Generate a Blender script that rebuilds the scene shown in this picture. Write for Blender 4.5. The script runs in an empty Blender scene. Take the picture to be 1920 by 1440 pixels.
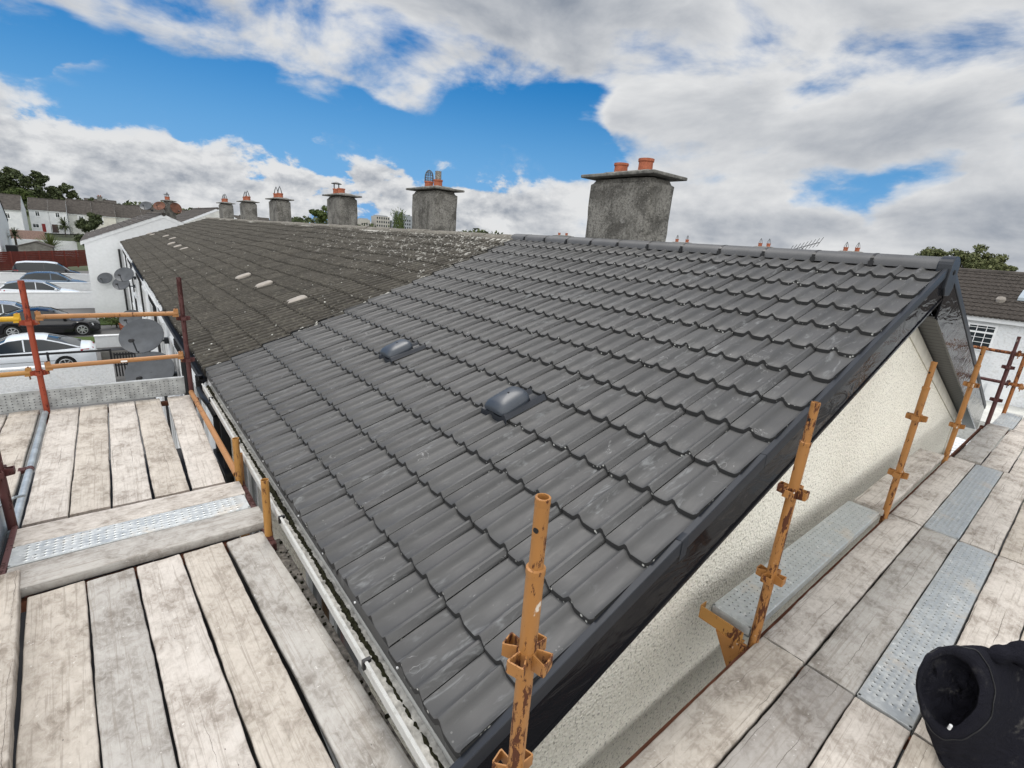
import bpy, math, random
from mathutils import Matrix, Vector
import numpy as np
random.seed(7); RNG = np.random.default_rng(7)
PI = math.pi
scene = bpy.context.scene
COL = scene.collection

# ------------------------------------------------------------------ camera
cam_d = bpy.data.cameras.new("camera")
cam = bpy.data.objects.new("camera", cam_d); COL.objects.link(cam)
cam_d.sensor_width = 36; cam_d.lens = 17.077
cam_d.clip_start = 0.05; cam_d.clip_end = 3000
ROT = Matrix(((0.77786544, 0.11857705, -0.61714248),
              (-0.62401979, 0.26189432, -0.73621374),
              (0.07432806, 0.95778434, 0.27771296)))
cam.matrix_world = ROT.to_4x4()
scene.camera = cam

# ------------------------------------------------------------------ sun, sky, exposure
SUN_EL, SUN_AZ = 62.0, 78.0           # azimuth of the sun measured from +X towards +Y
sd = Vector((math.cos(math.radians(SUN_EL)) * math.cos(math.radians(SUN_AZ)),
             math.cos(math.radians(SUN_EL)) * math.sin(math.radians(SUN_AZ)),
             math.sin(math.radians(SUN_EL))))
sun_d = bpy.data.lights.new("sun", 'SUN'); sun_d.energy = 2.3; sun_d.angle = math.radians(20)
sun_d.color = (1.0, 0.96, 0.9)
sun = bpy.data.objects.new("sun", sun_d); COL.objects.link(sun)
sun.rotation_euler = (-sd).to_track_quat('-Z', 'Y').to_euler()
scene.view_settings.view_transform = 'Standard'
scene.view_settings.look = 'None'
scene.view_settings.exposure = 0.0
scene.view_settings.gamma = 1.0


class NT:
    """small wrapper for building node trees"""
    def __init__(s, tree): s.t = tree
    def new(s, ty, **kw):
        n = s.t.nodes.new(ty)
        for k, v in kw.items(): setattr(n, k, v)
        return n
    def put(s, sock, v):
        if v is None: return
        if hasattr(v, 'links') or hasattr(v, 'is_linked'): s.t.links.new(v, sock)
        else:
            if isinstance(v, (tuple, list)) and len(v) == 3 and sock.type == 'RGBA': v = (*v, 1)
            sock.default_value = v
    def m(s, op, a, b=None, c=None, clamp=False):
        n = s.new('ShaderNodeMath', operation=op, use_clamp=clamp)
        s.put(n.inputs[0], a); s.put(n.inputs[1], b); s.put(n.inputs[2], c)
        return n.outputs[0]
    def v(s, op, a, b=None):
        n = s.new('ShaderNodeVectorMath', operation=op)
        s.put(n.inputs[0], a)
        if b is not None: s.put(n.inputs[1], b)
        return n.outputs['Value'] if op in ('DOT_PRODUCT', 'LENGTH') else n.outputs[0]
    def ramp(s, x, lo, hi, a=0.0, b=1.0, smooth=True):
        n = s.new('ShaderNodeMapRange', interpolation_type='SMOOTHSTEP' if smooth else 'LINEAR')
        s.put(n.inputs[0], x); s.put(n.inputs[1], lo); s.put(n.inputs[2], hi); s.put(n.inputs[3], a); s.put(n.inputs[4], b)
        return n.outputs[0]
    def mix(s, f, a, b, mode='MIX'):
        n = s.new('ShaderNodeMix', data_type='RGBA', blend_type=mode)
        s.put(n.inputs[0], f); s.put(n.inputs[6], a); s.put(n.inputs[7], b)
        return n.outputs[2]
    def noise(s, vec, scale, detail=4, rough=.55, dist=0.0):
        n = s.new('ShaderNodeTexNoise')
        s.put(n.inputs['Vector'], vec); s.put(n.inputs['Scale'], scale); s.put(n.inputs['Detail'], detail)
        s.put(n.inputs['Roughness'], rough); s.put(n.inputs['Distortion'], dist)
        return n.outputs[0]
    def voro(s, vec, scale, feature='F1', out=0, rnd=1.0):
        n = s.new('ShaderNodeTexVoronoi', feature=feature)
        s.put(n.inputs['Vector'], vec); s.put(n.inputs['Scale'], scale); s.put(n.inputs['Randomness'], rnd)
        return n.outputs[out]
    def scale(s, vec, k, loc=None):
        n = s.new('ShaderNodeMapping'); s.put(n.inputs['Vector'], vec); n.inputs['Scale'].default_value = k
        if loc is not None: s.put(n.inputs['Location'], loc)
        return n.outputs[0]


# sky: Nishita blue with a procedural cloud field laid out in world directions
world = bpy.data.worlds.new("World"); scene.world = world; world.use_nodes = True
wt = world.node_tree; wt.nodes.clear(); W = NT(wt)
sky = W.new('ShaderNodeTexSky', sky_type='NISHITA'); sky.sun_disc = False
sky.sun_elevation = math.radians(SUN_EL); sky.sun_rotation = math.radians(90 - SUN_AZ)
sky.air_density = 1.0; sky.dust_density = 0.4; sky.ozone_density = 2.0; sky.altitude = 50
hs_ = W.new('ShaderNodeHueSaturation'); hs_.inputs['Hue'].default_value = .503; hs_.inputs['Saturation'].default_value = 1.62; hs_.inputs['Value'].default_value = .86
wt.links.new(sky.outputs[0], hs_.inputs['Color'])
tc = W.new('ShaderNodeTexCoord'); D = W.v('NORMALIZE', tc.outputs['Generated'])
sep = W.new('ShaderNodeSeparateXYZ'); wt.links.new(D, sep.inputs[0])
bcol = W.mix(W.ramp(sep.outputs[2], .30, .0, 0.0, .9), hs_.outputs[0], (1.25, 4.0, 8.4))
bg1 = W.new('ShaderNodeBackground'); wt.links.new(bcol, bg1.inputs[0]); bg1.inputs[1].default_value = 0.095
BLOBS = [(0.855, 0.405, 0.323, 0.299, 1), (0.952, 0.232, 0.198, 0.233, 1), (0.808, 0.539, 0.238, 0.194, 0.9), (0.64, 0.704, 0.307, 0.145, 0.9), (0.493, 0.81, 0.318, 0.126, 0.9), (0.34, 0.882, 0.325, 0.118, 0.9), (0.198, 0.931, 0.308, 0.109, 0.8), (0.071, 0.953, 0.294, 0.098, 0.8), (0.936, 0.175, 0.306, 0.224, 1), (0.599, 0.633, 0.49, 0.354, 0.8), (0.227, 0.861, 0.456, 0.196, 0.8), (0.75, 0.409, 0.52, 0.354, 0.8), (0.717, 0.644, 0.266, 0.113, 0.6), (0.903, 0.417, 0.1, 0.167, 0.6), (0.833, 0.535, 0.139, 0.125, 0.5), (0.639, 0.752, 0.161, 0.086, 0.35), (0.538, 0.831, 0.142, 0.107, 0.4), (0.445, 0.883, 0.153, 0.075, 0.3), (-0.058, 0.992, 0.109, 0.084, 0.9), (-0.005, 0.996, 0.092, 0.076, 0.8), (0.049, 0.995, 0.086, 0.074, 0.8), (0.098, 0.989, 0.109, 0.053, 0.5), (-0.054, 0.998, 0.028, 0.117, 0.7), (0.114, 0.992, 0.048, 0.097, 0.7), (0.213, 0.974, 0.077, 0.077, 0.6), (0.278, 0.958, 0.068, 0.063, 0.4), (0.571, 0.818, 0.07, 0.122, 0.5), (0.416, 0.909, 0.036, 0.089, 0.5), (0.691, 0.72, 0.062, 0.121, 0.6), (0.016, 0.985, 0.17, 0.040, 1.1), (0.076, 0.984, 0.159, 0.030, 1.0), (0.345, 0.931, 0.119, 0.036, .9), (0.38, 0.915, 0.135, 0.05, .7), (0.47, 0.872, 0.148, 0.05, .7), (0.371, 0.924, 0.096, 0.028, 0.3), (0.927, 0.372, 0.051, 0.132, 0.5), (0.978, 0.201, 0.052, 0.137, 0.6), (0.99, 0.119, 0.071, 0.123, 0.6), (0.278, 0.94, 0.2, 0.2, -0.9), (.62, .76, .2, .13, -.7), (.45, .88, .13, .10, -.55), (.30, .94, .12, .09, -.5), (0.095, 0.971, 0.221, 0.123, -0.6), (-0.036, 0.981, 0.189, 0.088, -0.5), (0.471, 0.855, 0.22, 0.137, -0.6), (0.592, 0.778, 0.208, 0.112, -0.6), (0.693, 0.697, 0.183, 0.075, -0.5), (0.731, 0.663, 0.159, 0.042, -0.5), (0.931, 0.341, 0.127, 0.045, -0.55), (0.96, 0.248, 0.127, 0.050, -0.6), (0.95, 0.287, 0.126, 0.042, -0.5), (0.396, 0.913, 0.099, 0.066, -0.4), (0.171, 0.975, 0.143, 0.072, -0.5), (0.648, 0.755, 0.101, 0.059, -0.3)]
acc = None; neg = None
wn_ = W.new('ShaderNodeTexNoise'); W.put(wn_.inputs['Vector'], W.scale(D, (1, 1, 2.4))); wn_.inputs['Scale'].default_value = 5.0; wn_.inputs['Detail'].default_value = 5
DW = W.v('NORMALIZE', W.v('ADD', D, W.v('MULTIPLY', W.v('SUBTRACT', wn_.outputs['Color'], (.5, .5, .5)), (.32, .32, .13))))
for x, y, z, r, w in BLOBS:
    l = math.sqrt(x * x + y * y + z * z)
    dt = W.v('DOT_PRODUCT', DW, (x / l, y / l, z / l))
    b = W.ramp(dt, math.cos(r * 1.35), math.cos(r * .25), 0.0, w)
    if w > 0: acc = b if acc is None else W.m('ADD', acc, b)
    else: neg = b if neg is None else W.m('ADD', neg, b)
acc = W.m('ADD', W.m('MINIMUM', acc, 1.0), W.m('MULTIPLY', W.m('MAXIMUM', neg, -1.0), .62))
# rest of the dome (behind the camera): broken cloud as well
behind = W.ramp(W.v('DOT_PRODUCT', D, (.617, .736, -.278)), 0.35, -0.05, 0.0, .75)
acc = W.m('MAXIMUM', acc, behind)
# cumulus: billowy field, denser rows towards the horizon
zc = W.m('ADD', W.m('MAXIMUM', sep.outputs[2], -.02), .16)
cm = W.new('ShaderNodeCombineXYZ'); W.put(cm.inputs[0], W.m('DIVIDE', sep.outputs[0], zc)); W.put(cm.inputs[1], W.m('DIVIDE', sep.outputs[1], zc)); W.put(cm.inputs[2], W.m('MULTIPLY', sep.outputs[2], 4.0))
PL = W.scale(cm.outputs[0], (.55, .55, 1.0))
Q = W.scale(D, (1.0, 1.0, 1.7), (5.2, 1.3, .7))
n0 = W.noise(PL, 1.5, 3, .5, .3)
n1 = W.noise(Q, 9.0, 10, .60, .12)
Qs = W.v('ADD', Q, (-.009, -.011, .024))
n1b = W.noise(Qs, 9.0, 10, .60, .12)
Qh = W.scale(D, (1.0, 1.0, 2.1), (2.2, 7.3, .7))
n4 = W.noise(Qh, 4.2, 9, .56, .25)
n4b = W.noise(W.v('ADD', Qh, (-.02, -.025, .045)), 4.2, 9, .56, .25)
low = W.m('MULTIPLY', W.ramp(sep.outputs[2], .22, .08), W.ramp(sep.outputs[0], .95, .5, .35, 1.0))            # 1 near the horizon
hi_ = W.m('SUBTRACT', 1.0, low)
nn = W.m('ADD', W.m('MULTIPLY', n1, low), W.m('MULTIPLY', n4, hi_))
nnb = W.m('ADD', W.m('MULTIPLY', n1b, low), W.m('MULTIPLY', n4b, hi_))
dens = W.m('ADD', W.m('ADD', acc, W.ramp(sep.outputs[2], .135, .05, 0.0, .42)), W.m('MULTIPLY', W.m('SUBTRACT', nn, .5), 2.9))
dens = W.m('ADD', dens, W.m('MULTIPLY', W.m('SUBTRACT', n0, .5), 1.0))
alpha = W.m('ADD', W.m('MULTIPLY', W.ramp(dens, .36, .62), low), W.m('MULTIPLY', W.ramp(dens, .26, .88), hi_))
rel = W.m('SUBTRACT', nn, nnb)
thick = W.ramp(dens, .55, 1.5)
lum = W.m('SUBTRACT', .97, W.m('MULTIPLY', thick, W.m('ADD', .30, W.m('MULTIPLY', hi_, .20))))
lum = W.m('ADD', lum, W.m('MULTIPLY', rel, W.m('ADD', 2.3, W.m('MULTIPLY', low, 1.9))))
lum = W.m('ADD', lum, W.m('MULTIPLY', W.m('SUBTRACT', n0, .5), -1.0))
lum = W.m('ADD', lum, W.m('MULTIPLY', W.m('SUBTRACT', nn, .5), -.7))
lum = W.ramp(lum, .10, 1.12, 0.0, 1.0, False)
ccol = W.mix(lum, (.32, .365, .44), (.93, .94, .95))
bmask = W.ramp(W.v('DOT_PRODUCT', D, (.617, .736, -.278)), .25, -.55)
ccol = W.mix(bmask, ccol, W.mix(1.0, ccol, (1.0, .965, .91), 'MULTIPLY'))
bg2 = W.new('ShaderNodeBackground'); wt.links.new(ccol, bg2.inputs[0]); W.put(bg2.inputs[1], W.m('ADD', .82, W.ramp(W.v('DOT_PRODUCT', D, (.617, .736, -.278)), .25, -.55, 0.0, 2.2)))   # unseen cloud behind the camera, boosted and warmed as fill for the gable
hz = W.ramp(sep.outputs[2], .03, -.01, 0.0, .6)
alpha2 = W.m('MAXIMUM', alpha, hz)
mx = W.new('ShaderNodeMixShader')
wt.links.new(alpha2, mx.inputs[0]); wt.links.new(bg1.outputs[0], mx.inputs[1]); wt.links.new(bg2.outputs[0], mx.inputs[2])
wo = W.new('ShaderNodeOutputWorld'); wt.links.new(mx.outputs[0], wo.inputs[0])
world.cycles.sampling_method = 'MANUAL'; world.cycles.sample_map_resolution = 512

# ------------------------------------------------------------------ materials
M = {}
def mat(name, rough=.7, metal=0.0, spec=.4):
    m = bpy.data.materials.new(name); m.use_nodes = True
    t = m.node_tree; b = t.nodes['Principled BSDF']
    b.inputs['Roughness'].default_value = rough; b.inputs['Metallic'].default_value = metal
    b.inputs['Specular IOR Level'].default_value = spec
    M[name] = m; N = NT(t); N.b = b
    tcn = N.new('ShaderNodeTexCoord'); N.o = tcn.outputs['Object']
    return N
def fin(N, col, bump=None, bs=.3, bd=.01, rough=None):
    N.put(N.b.inputs['Base Color'], col)
    if rough is not None: N.put(N.b.inputs['Roughness'], rough)
    if bump is not None:
        bn = N.new('ShaderNodeBump'); bn.inputs['Strength'].default_value = bs; bn.inputs['Distance'].default_value = bd
        N.put(bn.inputs['Height'], bump); N.t.links.new(bn.outputs[0], N.b.inputs['Normal'])
def plain(name, c, rough=.6, metal=0.0, var=.12, sc=8, spec=.4, bs=0):
    N = mat(name, rough, metal, spec)
    n = N.noise(N.o, sc, 5)
    k = N.ramp(n, .3, .7, 1 - var, 1 + var, False)
    col = N.mix(1.0, c, gray(N, k), 'MULTIPLY')
    fin(N, col, n if bs else None, bs)
    return N
def attr(N, name):
    a = N.new('ShaderNodeAttribute'); a.attribute_name = name; return a.outputs['Fac']
def gray(N, k):
    c = N.new('ShaderNodeCombineColor')
    for i in range(3): N.put(c.inputs[i], k)
    return c.outputs[0]

# new concrete tiles
N = mat('new_tile', .55, 0, .45)
r = attr(N, 'rnd')
c = N.mix(N.noise(N.o, 1.3, 3), (.054, .054, .0535), (.072, .0715, .0705))
c = N.mix(1.0, c, gray(N, N.m('ADD', .90, N.m('MULTIPLY', r, .2))), 'MULTIPLY')
st = N.noise(N.scale(N.o, (2.2, 9, 2.2), None), 3.0, 6, .65, .6)
st2 = N.noise(N.o, 1.9, 4, .6)
chalk = N.m('MULTIPLY', N.ramp(st, .53, .72), N.ramp(st2, .40, .60))
c = N.mix(N.m('MULTIPLY', chalk, .33), c, (.36, .375, .38))
c = N.mix(N.m('MULTIPLY', N.ramp(N.noise(N.scale(N.o, (1.0, 6, 1)), 2.3, 4, .6), .45, .30), .30), c, (.075, .070, .072))
sp = N.ramp(N.voro(N.o, 30), .16, .09)
spm = N.ramp(N.noise(N.o, 6, 3), .57, .63)
c = N.mix(N.m('MULTIPLY', N.m('MULTIPLY', sp, spm), .22), c, (.4, .4, .38))
sc1 = N.ramp(N.m('ABSOLUTE', N.m('SUBTRACT', N.noise(N.scale(N.o, (6, 5, 6)), 1.6, 3, .5, 1.2), .5)), .008, .002)
sc2 = N.ramp(N.noise(N.scale(N.o, (1, 1, 1), (4, 2, 1)), 5, 2), .63, .68)
c = N.mix(N.m('MULTIPLY', N.m('MULTIPLY', sc1, sc2), .5), c, (.42, .42, .42))
fin(N, c, N.noise(N.o, 240, 3), .12, .004, N.ramp(st, .3, .7, .5, .68, False))
# cut edges of the tiles
N = mat('tile_edge', .8, 0, .2)
c = N.mix(N.ramp(N.voro(N.o, 45), .20, .10), (.034, .034, .034), (.045, .045, .045))
c = N.mix(N.m('MULTIPLY', N.ramp(N.voro(N.o, 34), .28, .16), N.ramp(N.noise(N.o, 9, 3), .48, .56)), c, (.55, .55, .52)); fin(N, c)
# old lichen-grown tiles
N = mat('old_tile', .9, 0, .25)
r = attr(N, 'rnd')
sx = N.new('ShaderNodeSeparateXYZ'); N.t.links.new(N.o, sx.inputs[0])
up = N.ramp(sx.outputs[0], 2.0, 5.6); near = N.ramp(sx.outputs[1], 24, 6)
wt1 = N.m('MULTIPLY', up, near)
c = N.mix(N.noise(N.o, 2.2, 6, .65), (.034, .031, .026), (.078, .071, .059))
c = N.mix(1.0, c, gray(N, N.m('ADD', .8, N.m('MULTIPLY', r, .4))), 'MULTIPLY')
c = N.mix(N.m('MULTIPLY', N.ramp(N.noise(N.scale(N.o, (.5, 1.2, 1)), 26, 5, .7), .52, .64), .75), c, (.120, .112, .090))
c = N.mix(N.ramp(N.noise(N.scale(N.o, (1, 2, 1), (9, 1, 3)), 15, 5, .7), .56, .66), c, (.030, .025, .019))
l1 = N.noise(N.scale(N.o, (1, 1.6, 1), (2, 5, 1)), 12, 6, .75)
th = N.m('SUBTRACT', .655, N.m('MULTIPLY', wt1, .125))
lich = N.ramp(N.m('SUBTRACT', l1, th), 0.0, .03)
c = N.mix(N.m('MULTIPLY', lich, .8), c, (.40, .39, .36))
v = N.ramp(N.voro(N.o, 5.5), .085, .05); vm = N.ramp(N.noise(N.o, 2.7, 3), .47, .54)
c = N.mix(N.m('MULTIPLY', v, vm), c, (.62, .62, .57))
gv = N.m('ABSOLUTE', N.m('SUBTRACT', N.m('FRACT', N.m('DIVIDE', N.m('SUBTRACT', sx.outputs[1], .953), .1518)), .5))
groove_shade = N.m('MULTIPLY', N.ramp(gv, .38, .45), N.ramp(N.noise(N.o, 5, 4, .6), .22, .42))
c = N.mix(N.m('MULTIPLY', groove_shade, .92), c, (.014, .013, .009))  # dark rib grooves: shade painted into the colour, together with moss
fin(N, c, N.noise(N.o, 60, 5, .7), .35, .004)
plain('lichen_mortar', (.33, .32, .29), .95, 0, .5, 14, .2, .8)
N = mat('patchy_mortar', .95, 0, .2)
pn = N.noise(N.o, 3.0, 5, .7); c = N.mix(N.noise(N.o, 22, 5, .7), (.05, .047, .04), (.12, .112, .095)); c = N.mix(N.m('MULTIPLY', N.ramp(pn, .50, .56), N.ramp(N.noise(N.o, 30, 4, .7), .42, .52)), c, (.50, .49, .45)); fin(N, c, N.noise(N.o, 40, 5, .7), .5, .006)
N = mat('old_ridge', .95, 0, .2)
c = N.mix(N.noise(N.o, 5, 7, .7), (.07, .065, .055), (.27, .25, .215))
c = N.mix(N.ramp(N.noise(N.o, 16, 5, .7), .58, .66), c, (.42, .41, .37))
c = N.mix(N.ramp(N.noise(N.scale(N.o, (1, 1, 1), (7, 3, 1)), 11, 5, .7), .60, .68), c, (.06, .05, .035))
fin(N, c, N.noise(N.o, 25, 6, .7), .8, .02)
plain('ridge_new', (.082, .083, .086), .6, 0, .15, 5)
plain('black_plastic', (.014, .014, .015), .45, 0, .2, 5)
plain('verge_plastic', (.020, .023, .029), .40, 0, .12, 2, .3)
N = mat('gloss_black', .11, 0, .55)
fin(N, (.012, .012, .014), N.noise(N.scale(N.o, (.8, 1, 2.6)), 3.2, 3, .5, 1.2), .17, .05)
N.b.inputs['Specular IOR Level'].default_value = .09
plain('vent_plastic', (.036, .044, .056), .42, 0, .08, 3, .5)
plain('vent_cream', (.30, .27, .235), .7, 0, .15, 8)
# soffit boards (vented strips)
N = mat('soffit', .5, 0, .4)
sx = N.new('ShaderNodeSeparateXYZ'); N.t.links.new(N.o, sx.inputs[0])
w = N.m('FRACT', N.m('MULTIPLY', sx.outputs[0], 9.0))
g = N.ramp(w, .80, .86); fin(N, N.mix(g, (.075, .077, .075), (.008, .008, .008)), g, .5, -.01)
# pebbledash
def dash(name, a, b, dark, dk=.5, sc=70):
    N = mat(name, .95, 0, .2)
    n = N.noise(N.o, 1.1, 4)
    c = N.mix(N.ramp(n, .35, .65), a, b)
    v1 = N.voro(N.o, sc); n2 = N.noise(N.o, sc * .9, 3, .6)
    c = N.mix(N.m('MULTIPLY', N.ramp(n2, .56, .64), dk), c, dark)
    c = N.mix(N.m('MULTIPLY', N.ramp(v1, .55, .8), .22), c, (a[0] * .55, a[1] * .52, a[2] * .46))
    fin(N, c, N.m('SUBTRACT', n2, v1), .9, .012)
    return N
dash('pebbledash', (.95, .91, .80), (.90, .86, .75), (.20, .17, .13), .62, 55)
N = mat('chimney_dash', .95, 0, .2)
n_ = N.noise(N.o, 2.6, 6, .7, .6); c = N.mix(N.ramp(n_, .36, .60), (.105, .100, .090), (.245, .235, .212))
c = N.mix(N.m('MULTIPLY', N.ramp(N.noise(N.o, 30, 5, .7), .50, .60), .6), c, (.055, .052, .045))
c = N.mix(N.m('MULTIPLY', N.ramp(N.voro(N.o, 24), .16, .08), .7), c, (.46, .45, .42))
rg_ = N.m('ABSOLUTE', N.m('SUBTRACT', N.voro(N.scale(N.o, (1, 1, 1), (.3, .7, .2)), 5.0), .26))
c = N.mix(N.m('MULTIPLY', N.m('MULTIPLY', N.ramp(rg_, .05, .02), N.ramp(N.noise(N.o, 1.9, 2), .52, .58)), .5), c, (.33, .32, .30))
c = N.mix(N.m('MULTIPLY', N.ramp(N.noise(N.scale(N.o, (3, 3, .35)), 3.0, 4, .6), .56, .70), .5), c, (.07, .066, .058))
fin(N, c, N.m('SUBTRACT', N.noise(N.o, 45, 5, .65), N.voro(N.o, 34)), .8, .010)
dash('house_white', (.75, .76, .765), (.67, .69, .70), (.55, .56, .57), .3, 14)
dash('house_grey', (.62, .62, .58), (.52, .52, .49), (.35, .35, .33), .4, 14)
dash('house_cream', (.70, .68, .60), (.62, .60, .53), (.35, .33, .28), .4, 40)
plain('smooth_band', (.66, .63, .55), .85, 0, .08, 5, .3, .2)
plain('white_paint', (.72, .735, .74), .6, 0, .05, 6, .4, .1)
plain('white_upvc', (.78, .79, .79), .35, 0, .05, 3)
plain('slab', (.17, .165, .15), .95, 0, .5, 12, .2, .8)
plain('terracotta', (.36, .115, .062), .8, 0, .25, 14, .3, .3)
plain('wire', (.10, .10, .10), .5, .6, .2, 10)
plain('rust', (.14, .055, .032), .85, .1, .5, 9, .3, .3)
plain('dish_grey', (.060, .066, .074), .4, .1, .25, 5)
plain('dish_rust', (.12, .05, .03), .8, 0, .6, 4)
N = mat('glass', .06, 0, .4); fin(N, (.022, .028, .032))
N = mat('car_glass', .05, 0, .35); fin(N, (.018, .024, .028))
# scaffold paint
def paint(name, base, rustamt, splash=0.0, rust=(.085, .028, .012)):
    N = mat(name, .55, 0, .4)
    oi = N.new('ShaderNodeObjectInfo')
    loc = N.v('SCALE', (7.0, 3.0, 5.0)); sc = [x for x in N.t.nodes if x.type == 'VECT_MATH'][-1]
    N.t.links.new(oi.outputs['Random'], sc.inputs['Scale'])
    o = N.v('ADD', N.o, loc)
    a = N.noise(N.scale(o, (1, 1, .30)), 34, 7, .75, .2)
    b = N.noise(N.scale(o, (1, 1, .3)), 4, 3)
    f = N.ramp(N.m('ADD', a, N.m('MULTIPLY', N.m('SUBTRACT', b, .5), .5)), .64 - rustamt, .68 - rustamt)
    c = N.mix(N.noise(o, 9, 4), tuple(x * .8 for x in base), tuple(min(1, x * 1.15) for x in base))
    c = N.mix(f, c, rust)
    if splash:
        s = N.ramp(N.noise(N.scale(o, (1, 1, .5)), 13, 4, .6), .66, .69); c = N.mix(N.m('MULTIPLY', s, splash), c, (.72, .68, .6))
    fin(N, c, f, .25, -.004, N.ramp(f, 0, 1, .45, .9))
paint('paint_orange', (.36, .165, .048), .085, .8)
paint('paint_amber', (.38, .19, .05), .05, .3)
paint('paint_tan', (.36, .17, .06), .02)
paint('paint_rusty', (.34, .125, .035), .16, .25)
paint('paint_red', (.30, .055, .025), .08, .2, (.10, .02, .014))
paint('paint_maroon', (.085, .030, .028), .10, .35, (.045, .014, .012))
paint('paint_yellow', (.62, .36, .02), .05, .2)
N = mat('galv', .42, .35, .5)
v = N.voro(N.o, 55, out=1); sx = N.new('ShaderNodeSeparateColor'); N.t.links.new(v, sx.inputs[0])
n = N.noise(N.o, 7, 6, .7); c = N.mix(n, (.33, .355, .355), (.53, .545, .54))
c = N.mix(1.0, c, gray(N, N.m('ADD', .88, N.m('MULTIPLY', sx.outputs[0], .2))), 'MULTIPLY')
c = N.mix(N.m('MULTIPLY', N.ramp(N.noise(N.o, 3.1, 6, .7), .55, .66), .6), c, (.50, .45, .38))
c = N.mix(N.m('MULTIPLY', N.ramp(N.noise(N.o, 17, 6, .7), .60, .68), .6), c, (.86, .86, .84))
c = N.mix(N.ramp(N.noise(N.scale(N.o, (1, 1, 1), (3, 8, 2)), 14, 4, .7), .72, .75), c, (.12, .11, .10))
fin(N, c, N.noise(N.o, 14, 4), .12, .01, N.ramp(n, .3, .7, .32, .6))
plain('galv_old', (.34, .35, .345), .6, .1, .35, 9)
plain('tube_steel', (.38, .42, .44), .4, .5, .25, 12)
# weathered scaffold boards
def board_mat(name, tint):
    N = mat(name, .85, 0, .25)
    oi = N.new('ShaderNodeObjectInfo')
    sc = N.new('ShaderNodeVectorMath', operation='SCALE'); sc.inputs[0].default_value = (31.0, 17.0, 9.0)
    N.t.links.new(oi.outputs['Random'], sc.inputs['Scale'])
    o = N.v('ADD', N.o, sc.outputs[0])
    grain = N.noise(N.scale(o, (.9, 34, 34)), 3.0, 8, .68, .35)
    fine = N.noise(N.scale(o, (1.2, 40, 40)), 1.6, 5, .7, .5)
    blot = N.noise(o, 4.2, 7, .68, .3)
    mott = N.noise(N.scale(o, (1.0, 1.6, 1)), 17, 7, .72, .8)
    a = tuple(x * t for x, t in zip((.215, .188, .16), tint)); b = tuple(x * t for x, t in zip((.455, .425, .385), tint))
    c = N.mix(N.ramp(blot, .30, .62), a, b)
    c = N.mix(N.m('MULTIPLY', N.ramp(mott, .40, .62), .5), c, tuple(x * t for x, t in zip((.55, .525, .485), tint)))
    c = N.mix(N.m('MULTIPLY', N.ramp(mott, .44, .30), .42), c, (.20, .18, .16))
    gm = N.m('MULTIPLY', N.ramp(grain, .56, .66), N.ramp(N.noise(o, 2.0, 3), .42, .62))
    c = N.mix(N.m('MULTIPLY', gm, .45), c, (.19, .16, .13))
    c = N.mix(N.m('MULTIPLY', N.ramp(fine, .52, .66), .46), c, (.20, .17, .14))
    so = N.new('ShaderNodeSeparateXYZ'); N.t.links.new(N.o, so.inputs[0])
    rn_ = oi.outputs['Random']
    wav = N.m('ADD', N.m('MULTIPLY', N.m('SUBTRACT', N.noise(N.scale(o, (1, 0, 0)), 2.2, 5, .62), .5), .075), N.m('MULTIPLY', N.m('SUBTRACT', N.noise(N.scale(o, (1, 0, 0)), 30, 3, .6), .5), .006))
    yy_ = N.m('ADD', N.m('ADD', so.outputs[1], wav), N.m('MULTIPLY', rn_, .37))
    fr_ = N.m('ABSOLUTE', N.m('SUBTRACT', N.m('FRACT', N.m('DIVIDE', yy_, .125)), .5))
    wdt = N.ramp(N.noise(N.scale(o, (1, .3, 0), (3, 1, 4)), 1.7, 2), .50, .68, 0.0, .0105)
    crack = N.m('LESS_THAN', fr_, wdt)
    ckm = 1.0
    crack = N.m('MULTIPLY', crack, ckm)
    c = N.mix(N.m('MULTIPLY', crack, .8), c, (.085, .07, .06))
    nick = N.ramp(N.voro(N.scale(o, (1, 2.2, 1)), 13), .075, .045); nm = N.ramp(N.noise(o, 6, 3), .55, .6)
    c = N.mix(N.m('MULTIPLY', N.m('MULTIPLY', nick, nm), .75), c, (.07, .06, .055))
    spot = N.m('MULTIPLY', N.ramp(N.noise(o, 34, 4, .7), .66, .72), .7)
    c = N.mix(spot, c, (.72, .70, .66))
    h = N.m('SUBTRACT', N.m('MULTIPLY', grain, .6), N.m('MULTIPLY', crack, 2.0))
    fin(N, c, N.m('ADD', h, N.m('MULTIPLY', mott, .3)), .35, .006)
board_mat('board_pale', (1.10, 1.08, 1.07)); board_mat('board_grey', (.86, .87, .88))
board_mat('board_tan', (1.0, .965, .92)); board_mat('board_dark', (.68, .68, .69))
plain('silt', (.40, .39, .36), .95, 0, .45, 25, .2, .6)
plain('dusty', (.22, .20, .175), .95, 0, .7, 30, .2, .6)
# ground things
N = mat('asphalt', .9, 0, .3)
c = N.mix(N.noise(N.o, .35, 6, .65), (.09, .09, .092), (.16, .157, .15)); fin(N, c)
N = mat('grass', .95, 0, .2)
c = N.mix(N.noise(N.o, 1.5, 8, .7), (.035, .06, .015), (.085, .12, .035)); fin(N, c, N.noise(N.o, 30, 4), .8, .05)
N = mat('fields', .95, 0, .2)
c = N.mix(N.noise(N.o, .02, 8, .6), (.05, .07, .03), (.10, .105, .07)); fin(N, c)
def leafm(name, a, b):
    N = mat(name, .75, 0, .25); r = attr(N, 'rnd')
    c = N.mix(r, a, b); fin(N, c); N.b.inputs['Subsurface Weight'].default_value = 0
leafm('leaf_dark', (.028, .040, .018), (.095, .115, .048))
leafm('leaf_mid', (.035, .060, .015), (.115, .145, .045))
leafm('leaf_olive', (.055, .070, .025), (.17, .18, .08))
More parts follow.
